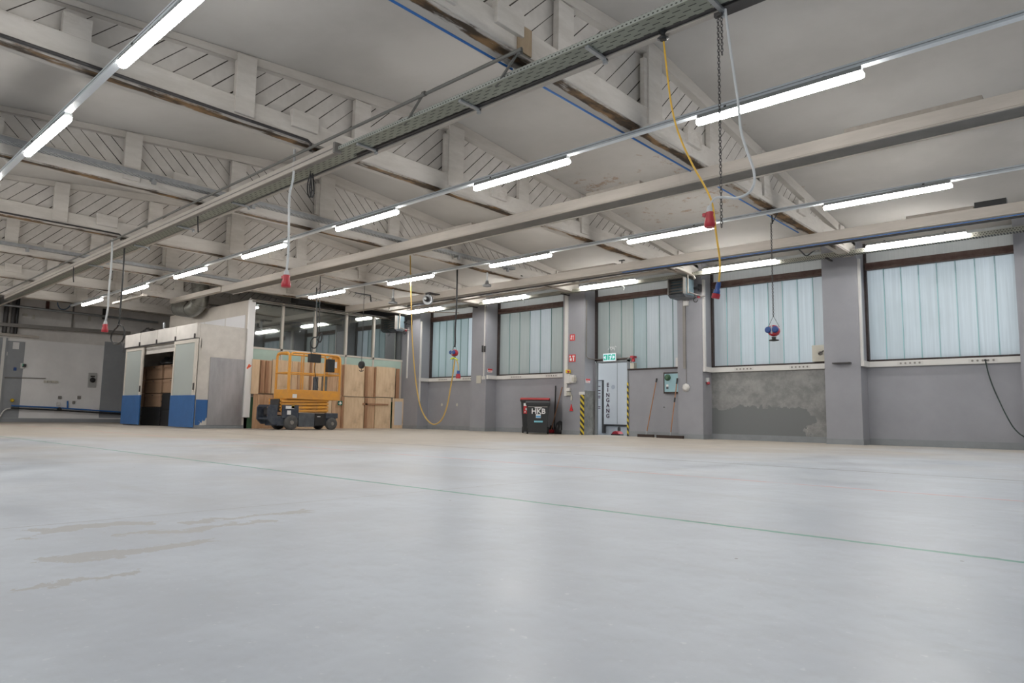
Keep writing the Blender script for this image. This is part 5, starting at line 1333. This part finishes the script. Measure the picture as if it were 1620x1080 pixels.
MB().prism([(a.x, P-.03, a.z), (b_.x, P-.03, b_.z), (c_.x, P-.03, c_.z)], (0, .025, 0)).build('red_triangle', M_SIGNR, t)

# conduit around the door, exit sign, alarm
X = PIL[2][1]; q = onX(926, 470, X); yv = P+.04
xg = DX0-.03
zc = DZ+.10
cable('conduit', [(X+.02, P+.06, 3.95), (X+.02, P+.06, zc+.06), (X+.07, P+.10, zc), (X+.07, W-.04, zc), (DX1+.12, W-.04, zc), (DX1+.14, W-.04, zc-.03), (DX1+.14, W-.04, ZS+.07)], .016, M_STEELG, 'grey conduit running down the pillar and along the door head', 'conduit', k=0)
t = thing('exit_sign', tuple(onY(964, 570, W-.05)), 'lit green and white emergency exit sign above the open door', 'sign')
a, b_ = onY(954.5, 560, W-.10), onY(974, 570, W-.10)
B((a.x-.01, b_.x+.01, W-.10, W-.057, b_.z-.02, a.z+.02)).build('sign_case', M_TRUNK, t, bevel=.004)
B((a.x, b_.x, W-.104, W-.1, b_.z, a.z)).build('sign_face', M_LITW, t)
def sm(u0, u1, v0, v1, m_=M_LITG, y=.107, nm='green_field'):
    B((a.x+(b_.x-a.x)*u0, a.x+(b_.x-a.x)*u1, W-y, W-y+.003, b_.z+(a.z-b_.z)*v0, b_.z+(a.z-b_.z)*v1)).build(nm, m_, t)
sm(.04, .36, .10, .90); sm(.40, .96, .10, .90)
X0 = a.x; wd = b_.x-a.x; ht = a.z-b_.z
def arrow(cx, dirn, s):
    x_ = X0+wd*cx; z_ = b_.z+ht*.5
    MB().prism([(x_+dirn*s, W-.111, z_), (x_-dirn*s*.2, W-.111, z_+s), (x_-dirn*s*.2, W-.111, z_-s)], (0, .003, 0)).build('arrow', M_LITW, t)
arrow(.18, -1, ht*.30); arrow(.80, 1, ht*.30)
m = MB(); x_ = X0+wd*.60; z_ = b_.z+ht*.5
m.bar((x_-.02, W-.110, z_-.07), (x_+.02, W-.110, z_+.05), .003, .03, (1, 0, 0)).bar((x_-.05, W-.110, z_+.02), (x_+.06, W-.110, z_+.0), .003, .02, (0, 0, 1)).lathe((x_+.03, W-.108, z_+.075), (0, -1, 0), [(.02, 0), (.02, .003)], 8).build('running_figure', M_LITW, t)
t = thing('graffiti_sticker', tuple(onY(968, 554, W+.09)), 'white scribble sprayed on the glass above the exit sign', 'scribble')
m = MB()
for (x0, y0, x1, y1) in ((962, 553, 965, 548), (965, 548, 966, 553), (966, 549, 970, 549), (970, 549, 967, 554), (968, 551, 973, 552), (971, 548, 972, 554), (973, 547, 975, 549), (963, 551, 967, 550)):
    p_, q_ = onY(x0, y0, W+.095), onY(x1, y1, W+.095); m.bar((p_.x, W+.095, p_.z), (q_.x, W+.095, q_.z), .02, .004, (0, 1, 0))
m.build('white_strokes', M_WHITE, t)
t = thing('alarm_device', tuple(onY(1001, 568, W-.03)), 'small red alarm device right of the door head', 'alarm')
a, b_ = onY(999, 563, W-.02), onY(1004, 566, W-.02); B((a.x, b_.x, W-.09, W+.09, b_.z, a.z)).build('red_top', M_RED, t)
MB().lathe(onY(1002, 572, W-.04), (0, 0, 1), [(.05, 0), (.05, .08), (.04, .1)], 10).build('red_bell', M_RED, t)
a, b_ = onY(998, 574, W-.02), onY(1004, 582, W-.02); B((a.x, b_.x, W-.06, W+.09, ZS+.062, a.z)).build('base_box', M_CREAMBOX, t)

# cement patch, hazard stripes
X = PIL[2][1]
y0 = P+.0
tag(B((X+.001, X+.014, P+.003, W-.002, .001, onX(932, 618, X).z)).build('cement_patch', M_CONC, None, loc=(X, P, 0)), 'dark bare cement panel on the pillar side left of the door', 'panel')
xh = onY(920, 650, P-.01).x
hz = onY(920, 624, P).z
o = B((xh-.045, X-.0, P-.018, P-.013, .001, hz)).build('hazard_strip', M_HAZ, None, loc=(xh, P, 0)); tag(o, 'yellow and black striped strip on the pillar edge left of the door', 'warning strip')
o = B((DX1+.001, DX1+.055, W-.028, W-.022, .001, onY(992, 605, W).z)).build('hazard_strip', M_HAZ, None, loc=(DX1, W, 0)); tag(o, 'narrow yellow and black striped strip on the right door edge', 'warning strip')
a = onY(918, 617, P)
tag(B((a.x-.02, X+.012, P-.03, P-.001, hz, hz+.08)).build('white_strip', M_TRUNK, None, loc=(a.x, P, hz)), 'short white strip on top of the left striped strip', 'strip')

# outside, behind the door
YO = W+2.0
t = thing('white_gate', (DX0, YO, 0), 'white outdoor gate with dark vertical lettering EINGANG, seen through the door', 'gate')
xa, xb = onY(953, 630, YO).x, onY(1010, 630, YO).x
B((onY(930, 630, YO).x, xb, YO+.01, YO+.08, -.03, .30)).build('gate_gap_filler', M_GREYMET if False else mat('outdoor_gap_grey', (.75, .77, .80), .6), t)  # panel added to block bright sky under the gate, coloured like the ground
B((onY(930, 630, YO).x, xb, YO, YO+.08, .30, 3.4)).build('gate_leaf', mat('bright_white_gate_paint', (.90, .91, .92), .4), t)
B((xa-.1, xb, YO-.02, YO+.02, .24, .30)).build('bottom_bar', M_DARKST, t)
c_ = onY(956, 672, YO); B((c_.x-.04, c_.x+.06, YO-.08, YO+.08, .02, .30)).build('gate_foot', M_DARKST, t)
B((xa+.30*1.9, xa+.30*1.9+.008, YO-.004, YO, .31, 3.4)).build('gate_seam', M_STEELG, t)
ys = [609, 616.8, 625, 633, 641.3, 649.8, 658]
for i, ch in enumerate('EINGANG'):
    p_ = onY(961.5, ys[i], YO-.006)
    text_mesh(ch, .18, 'letter', M_TXT, t, (p_.x, YO-.006, p_.z), (1, 0, 0), (0, 0, 1))
p_ = onY(970, 612, YO-.006)
m = MB(); m.lathe((p_.x, YO-.002, p_.z), (0, -1, 0), [(.07, 0), (.07, .003)], 14); m.build('round_sticker', mat('faint_sticker', (.66, .68, .72), .6), t)
t = thing('white_cabinet', (DX0, YO-.5, 0), 'white outdoor panel with dark print, at the left inside the door view', 'panel')
yc2 = YO-.35
xa, xb = onY(940, 630, yc2).x, onY(952.5, 630, yc2).x
zt2 = onY(948, 602, yc2).z
B((xa-.8, xb, yc2, yc2+.06, .08, zt2)).build('panel_leaf', M_DOORW, t)
B((xb, xb+.03, yc2-.01, yc2+.06, .02, zt2+.02), (xa-.8, xb, yc2-.01, yc2+.06, zt2, zt2+.02)).build('panel_frame', M_DARKST, t)
for (y_, n_) in ((611, 3), (617.5, 2), (622, 1), (626.5, 3), (629, 3), (643, 3), (645.5, 3)):
    p_ = onY(946.5, y_, yc2-.004); B((p_.x-.08+.03*(3-n_), p_.x+.08, yc2-.004, yc2, p_.z-.012, p_.z+.012)).build('print_line', M_TXT, t)
p_ = onY(977, 676, W+1.0)
t = thing('floor_machine', (p_.x, W+1.0, -.03), 'low red and black machine on the ground outside the door', 'machine')
a, b_ = onY(970, 674, W+1.0), onY(982, 677, W+1.0)
MB().prism([(a.x, W+.9, .02), (b_.x, W+.9, .02), (b_.x-.05, W+.9, .09), ((a.x+b_.x)/2, W+.9, .12), (a.x+.05, W+.9, .09)], (0, .25, 0)).build('red_body', M_RED, t, bevel=.01)
B((a.x-.03, b_.x+.03, W+.92, W+1.12, -.03, .03)).build('black_base', M_BLACK, t, bevel=.01)
MB().lathe(((a.x+b_.x)/2+.08, W+1.0, .12), (0, 0, 1), [(.05, 0), (.05, .1), (.02, .13)], 8).build('black_motor', M_BLACK, t)

# ------------------------------------------------------------------ bins, brooms, bag
def wheelie(cx_px, w_px, top_px, yF, lidm, lab, s=1.0):
    cx = onY(cx_px, 660, yF).x; wd = w_px[0]*(CO-Vector((cx, yF, .5))).length/1095/abs(fwd.dot(Vector((cx, yF, .03)).normalized()))*1.0
    return cx, wd
def bin_(x0, x1, z1, y0, dep, lidm, lab, red=False):
    t = thing('wheelie_bin', ((x0+x1)/2, y0, 0), lab, 'wheelie bin')
    wd = x1-x0; cx = (x0+x1)/2; tp = .08*wd; z0 = .05
    m = MB()
    vs = [(x0+tp, y0+.06, z0), (x1-tp, y0+.06, z0), (x1-tp, y0+dep-.12, z0), (x0+tp, y0+dep-.12, z0), (x0, y0, z1), (x1, y0, z1), (x1, y0+dep, z1), (x0, y0+dep, z1)]
    m.add(vs, [(0, 3, 2, 1), (4, 5, 6, 7), (0, 1, 5, 4), (1, 2, 6, 5), (2, 3, 7, 6), (3, 0, 4, 7)])
    m.build('bin_body', M_BIN, t, bevel=.02)
    B((x0-.02, x1+.02, y0-.02, y0+dep+.02, z1-.05, z1)).build('rim', M_BIN, t, bevel=.01)
    m = MB(); m.prism([(x0-.025, y0-.03, z1+.002), (x0-.025, y0+dep+.02, z1+.002), (x0-.025, y0+dep+.02, z1+.05), (x0-.025, y0+dep*.5, z1+.075), (x0-.025, y0+.03, z1+.045), (x0-.025, y0-.03, z1+.02)], (wd+.05, 0, 0))
    m.build('lid', lidm, t, bevel=.01)
    B((x0+.06, x1-.06, y0+dep+.02, y0+dep+.09, z1-.04, z1-.01)).build('handle_bar', M_BIN, t)
    for xx in (x0-.0, x1-.06): MB().lathe((xx, y0+dep-.05, .10), (1, 0, 0), [(.05, 0), (.10, .005), (.10, .05), (.05, .055)], 14).build('wheel', M_RUBBER, t)
    return t
yF = 15.42
a, b_ = onY(850.5, 660, yF)-Vector((.33, 0, 0)), onY(850.5, 660, yF)+Vector((.33, 0, 0))
z1 = onY(850, 638, yF).z
bt = bin_(a.x+.0, b_.x, z1, yF, .55, M_BIN, 'smaller black wheelie bin with white print, standing in front')
B((a.x+.05, b_.x-.05, yF-.012, yF+.02, z1-.11, z1-.08)).build('front_grip', M_STEELG, bt, bevel=.005)
cx = (a.x+b_.x)/2
# lettering on the front of the bin
f_ = Vector((0, -1, 0)); zc = lambda y: onY(852, y, yF).z
for (txt, size, yy, dx) in (('HKB', .21, 650.6, .02),):
    text_mesh(txt, size, 'bin_print', M_WHITE, bt, (cx+dx, yF+.005, zc(yy)), (1, 0, 0), (0, .06, 1), .004)
B((cx-.09, cx+.12, yF-.003, yF+.01, zc(645.3), zc(644.2))).build('print_bar', M_WHITE, bt)
B((cx-.05, cx+.09, yF-.002, yF+.02, zc(661), zc(655))).build('white_label', M_WHITE, bt)
B((cx-.045, cx+.085, yF-.005, yF-.001, zc(660.2), zc(657.2))).build('blue_label', mat('label_blue', (.10, .35, .62), .5), bt)
B((cx-.10, cx+.15, yF+.0, yF+.03, zc(668), zc(665.3))).build('turquoise_strip', mat('label_turquoise', (.20, .52, .62), .5), bt)
bt.rotation_euler = (0, 0, math.radians(39))
yG = 16.02
a, b_ = onY(845.5, 660, yG)-Vector((.42, 0, 0)), onY(845.5, 660, yG)+Vector((.42, 0, 0))
z1 = onY(845, 632.5, yG).z
bt = bin_(a.x, b_.x, z1, yG, .58, M_RED if False else mat('red_bin_lid', (.42, .03, .03), .5), 'larger black wheelie bin with red lid and red sticker, standing behind')
q0, q1 = Vector((a.x+.09, 0, onY(828, 641, yG).z)), Vector((a.x+.27, 0, onY(828, 654, yG).z))
B((q0.x, q1.x, yG-.014, yG+.02, q1.z, q0.z-.02)).build('red_sticker', M_SIGNR, bt)
B((q0.x, q1.x, yG-.012, yG+.02, q0.z-.02, q0.z+.06)).build('white_sticker', M_WHITE, bt)
B((q0.x+.06, q1.x-.03, yG-.018, yG-.014, q1.z+.10, q0.z-.08), (q0.x+.03, q1.x-.12, yG-.018, yG-.014, q1.z+.03, q1.z+.07)).build('sticker_print', M_WHITE, bt)
bt.rotation_euler = (0, 0, math.radians(36))
def rod(t, p_, q_, r, m, name, n=8): return MB().tube([p_, q_], r, n).build(name, m, t)
def broom(px0, py0, px1, py1, yb_, yt_, hx0, hx1, lab, grip=None, r=.014, splice=False):
    """stick from floor (px0,py0) to top (px1,py1)"""
    foot = onY(px0, py0, yb_); foot.z = .07; top_ = onY(px1, py1, yt_)
    t = thing('push_broom', (foot.x, yb_, 0), lab, 'broom')
    rod(t, foot, top_, r, M_HANDLE, 'handle')
    h0, h1 = onY(hx0, 690, yb_).x, onY(hx1, 690, yb_).x
    B((h0, h1, yb_-.03, yb_+.03, .045, .075)).build('broom_head', M_BROOM, t, bevel=.005)
    B((h0+.005, h1-.005, yb_-.035, yb_+.035, .0, .045)).build('bristles', M_BROOM, t)
    d_ = (top_-foot)
    MB().tube([foot, foot+d_*.06], .02, 8).build('ferrule', M_GALV, t)
    if grip:
        for (u0, u1) in grip: MB().tube([foot+d_*u0, foot+d_*u1], r*1.5, 8).build('grip', M_BLACK, t)
    return t
broom(1022.5, 690, 1039, 598.5, W-.32, W-.04, 1009, 1034.5, 'broom with brown stick leaning on the wall right of the door', grip=((.93, 1.0),))
broom(1060.5, 690, 1071.5, 598, P-.12, P-.03, 1039, 1081.5, 'wide broom with spliced stick leaning under the blue panel', grip=((.90, 1.0), (.58, .66)))
# broom and dustpan behind the bins
yb_ = W-.25
foot = onY(872, 680, yb_); foot.z = .03; top_ = onY(889.5, 612, W-.03)
t = thing('hand_broom', (foot.x, yb_, 0), 'broom with brown stick and red head leaning beside the bins', 'broom')
rod(t, foot+Vector((0, 0, .08)), top_, .015, M_HANDLE, 'handle')
B((foot.x-.06, foot.x+.12, yb_-.05, yb_+.05, .03, .12)).build('red_head', M_RED, t, bevel=.015); B((foot.x-.05, foot.x+.11, yb_-.04, yb_+.04, .0, .03)).build('bristles', M_BROOM, t)
p_ = onY(879, 610, W-.04); q_ = Vector((p_.x+.01, W-.10, .02))
t = thing('black_pole', (q_.x, q_.y, 0), 'thin black pole leaning on the wall between bins and pillar', 'pole')
rod(t, q_, p_, .018, M_BLACK, 'pole_shaft')
c_ = onY(885, 684, W-.35)
lump('black_bag', (c_.x, W-.33, 0), .19, .16, .38, M_BAG, 'small black bag on the floor at the foot of the entrance pillar', 'bag', 8, .12)
c_ = onY(870, 684, W-.2)
lump('black_bundle', (c_.x, W-.14, 0), .09, .09, .24, M_BAG, 'small black bundle on the floor behind the bins', 'bundle', 9, .2)
# light blue panel
t = thing('control_cabinet', tuple(onY(1061, 622, W)), 'light blue framed control cabinet on the wall behind the right broom', 'cabinet')
a, b_ = onY(1050, 589, W-.08), onY(1073.5, 622, W-.08); x1 = BAYS[2][1]-.004
B((a.x, x1, W-.10, W-.001, b_.z, a.z)).build('cabinet_frame', M_SEAL, t, bevel=.004)
B((a.x+.04, x1-.01, W-.108, W-.10, b_.z+.04, a.z-.04)).build('cabinet_door', M_LBLUE, t)
c_ = onY(1056.5, 597, W-.11); MB().lathe((c_.x, W-.108, c_.z), (0, -1, 0), [(.085, 0), (.09, .02), (.05, .03), (.04, .06)], 12).build('rotary_switch', M_GREEN, t)
p_, q_ = onY(1054, 608, W-.11), onY(1057.5, 615, W-.11); B((p_.x, q_.x, W-.111, W-.108, q_.z, p_.z)).build('type_label', M_GREYMET, t); B((p_.x, q_.x, W-.112, W-.108, (q_.z+p_.z)/2, p_.z)).build('label_top', M_WHITE, t)
tag(B((onY(1069, 573, W-.04).x, onY(1073, 573, W-.04).x, W-.05, W-.0, ZS+.065, onY(1071, 566, W).z)).build('white_strip', M_TRUNK, None, loc=(0, W, 0)), 'short white strip at the right end of the entrance window', 'strip')
c_ = onY(1051, 644, W); tag(MB().lathe((c_.x, W-.001, c_.z), (0, -1, 0), [(.012, 0), (.012, .03)], 8).build('wall_bolt', M_BLACK, None, loc=(c_.x, W, c_.z)), 'small black bolt end on the wall between the brooms', 'bolt')
# box in the damp wall window, shelf bracket, red socket
t = thing('isolator_box', tuple(onY(1294, 573, W)), 'cream isolator switch box at the lower right corner of the damp wall window', 'switch box')
a, b_ = onY(1285, 546.5, W-.02), onY(1304, 573.5, W-.02); x1 = BAYS[3][1]-.003
B((a.x, x1, W-.06, W+.07, ZS+.05, a.z)).build('box_case', M_CREAMBOX, t, bevel=.008)
c_ = Vector(((a.x+x1)/2-.02, W-.06, (ZS+.05+a.z)/2)); MB().lathe(c_, (0, -1, 0), [(.05, 0), (.045, .03), (.02, .04)], 12).build('switch_boss', M_STEELG, t)
MB().bar(c_+Vector((-.03, -.04, -.02)), c_+Vector((.09, -.04, .05)), .025, .02).build('switch_lever', M_DARKST, t)
a, b_ = onY(1317.5, 574.5, P-.1), onY(1345, 574.5, P-.1)
tag(B((a.x, b_.x, P-.16, P-.001, a.z-.012, a.z+.012)).build('shelf_bracket', M_DARKST, None, loc=(a.x, P, a.z)), 'thin dark metal shelf strip on the wide pillar', 'shelf')
X = PIL[3][1]; c_ = onX(1119, 603, X+.03); c_.y = min(max(c_.y, P+.1), W-.1)
t = thing('wall_socket', tuple(c_), 'small grey and red socket below the trunking left of the damp wall', 'socket')
B((X+.001, X+.07, c_.y-.05, c_.y+.05, c_.z-.02, c_.z+.09)).build('grey_base', M_GCAB, t, bevel=.01)
MB().lathe(c_+Vector((.02, 0, -.02)), (.2, -.2, -1), [(.04, 0), (.045, .05), (.04, .06)], 12).build('red_collar', M_RED, t)
# dowel holes with white filler on the leftmost spandrel
for (x, y, lab) in ((699, 640, 'left'), (723, 640, 'right')):
    c_ = onY(x, y, W-.001); tag(MB().lathe((c_.x, W-.001, c_.z), (0, -1, 0), [(.055, 0), (.05, .006)], 7).build('filler_patch', M_CREAMBOX, None, loc=(c_.x, W, c_.z)), 'small white filler patch under the leftmost window, %s one' % lab, 'filler patch', 'filler patches')
# rope light brackets under the window tray
for (x, y, lab) in ((984, 452, 'entrance window'), (826, 473, 'bins window')):
    p_ = onY(x-4, y-4, 15.9); q_ = onY(x+3, y+2, 15.9)
    cable('cable_end', [p_, (p_+q_)/2+Vector((0, 0, -.02)), q_, q_+Vector((0, 0, -.08))], .012, M_GCAB, 'short pale cable end under the lamp over the %s' % lab)
# drop temporary settings on parts: nothing else may carry a category
for o in bpy.data.objects:
    if o.parent is not None and 'category' in o: del o['category']
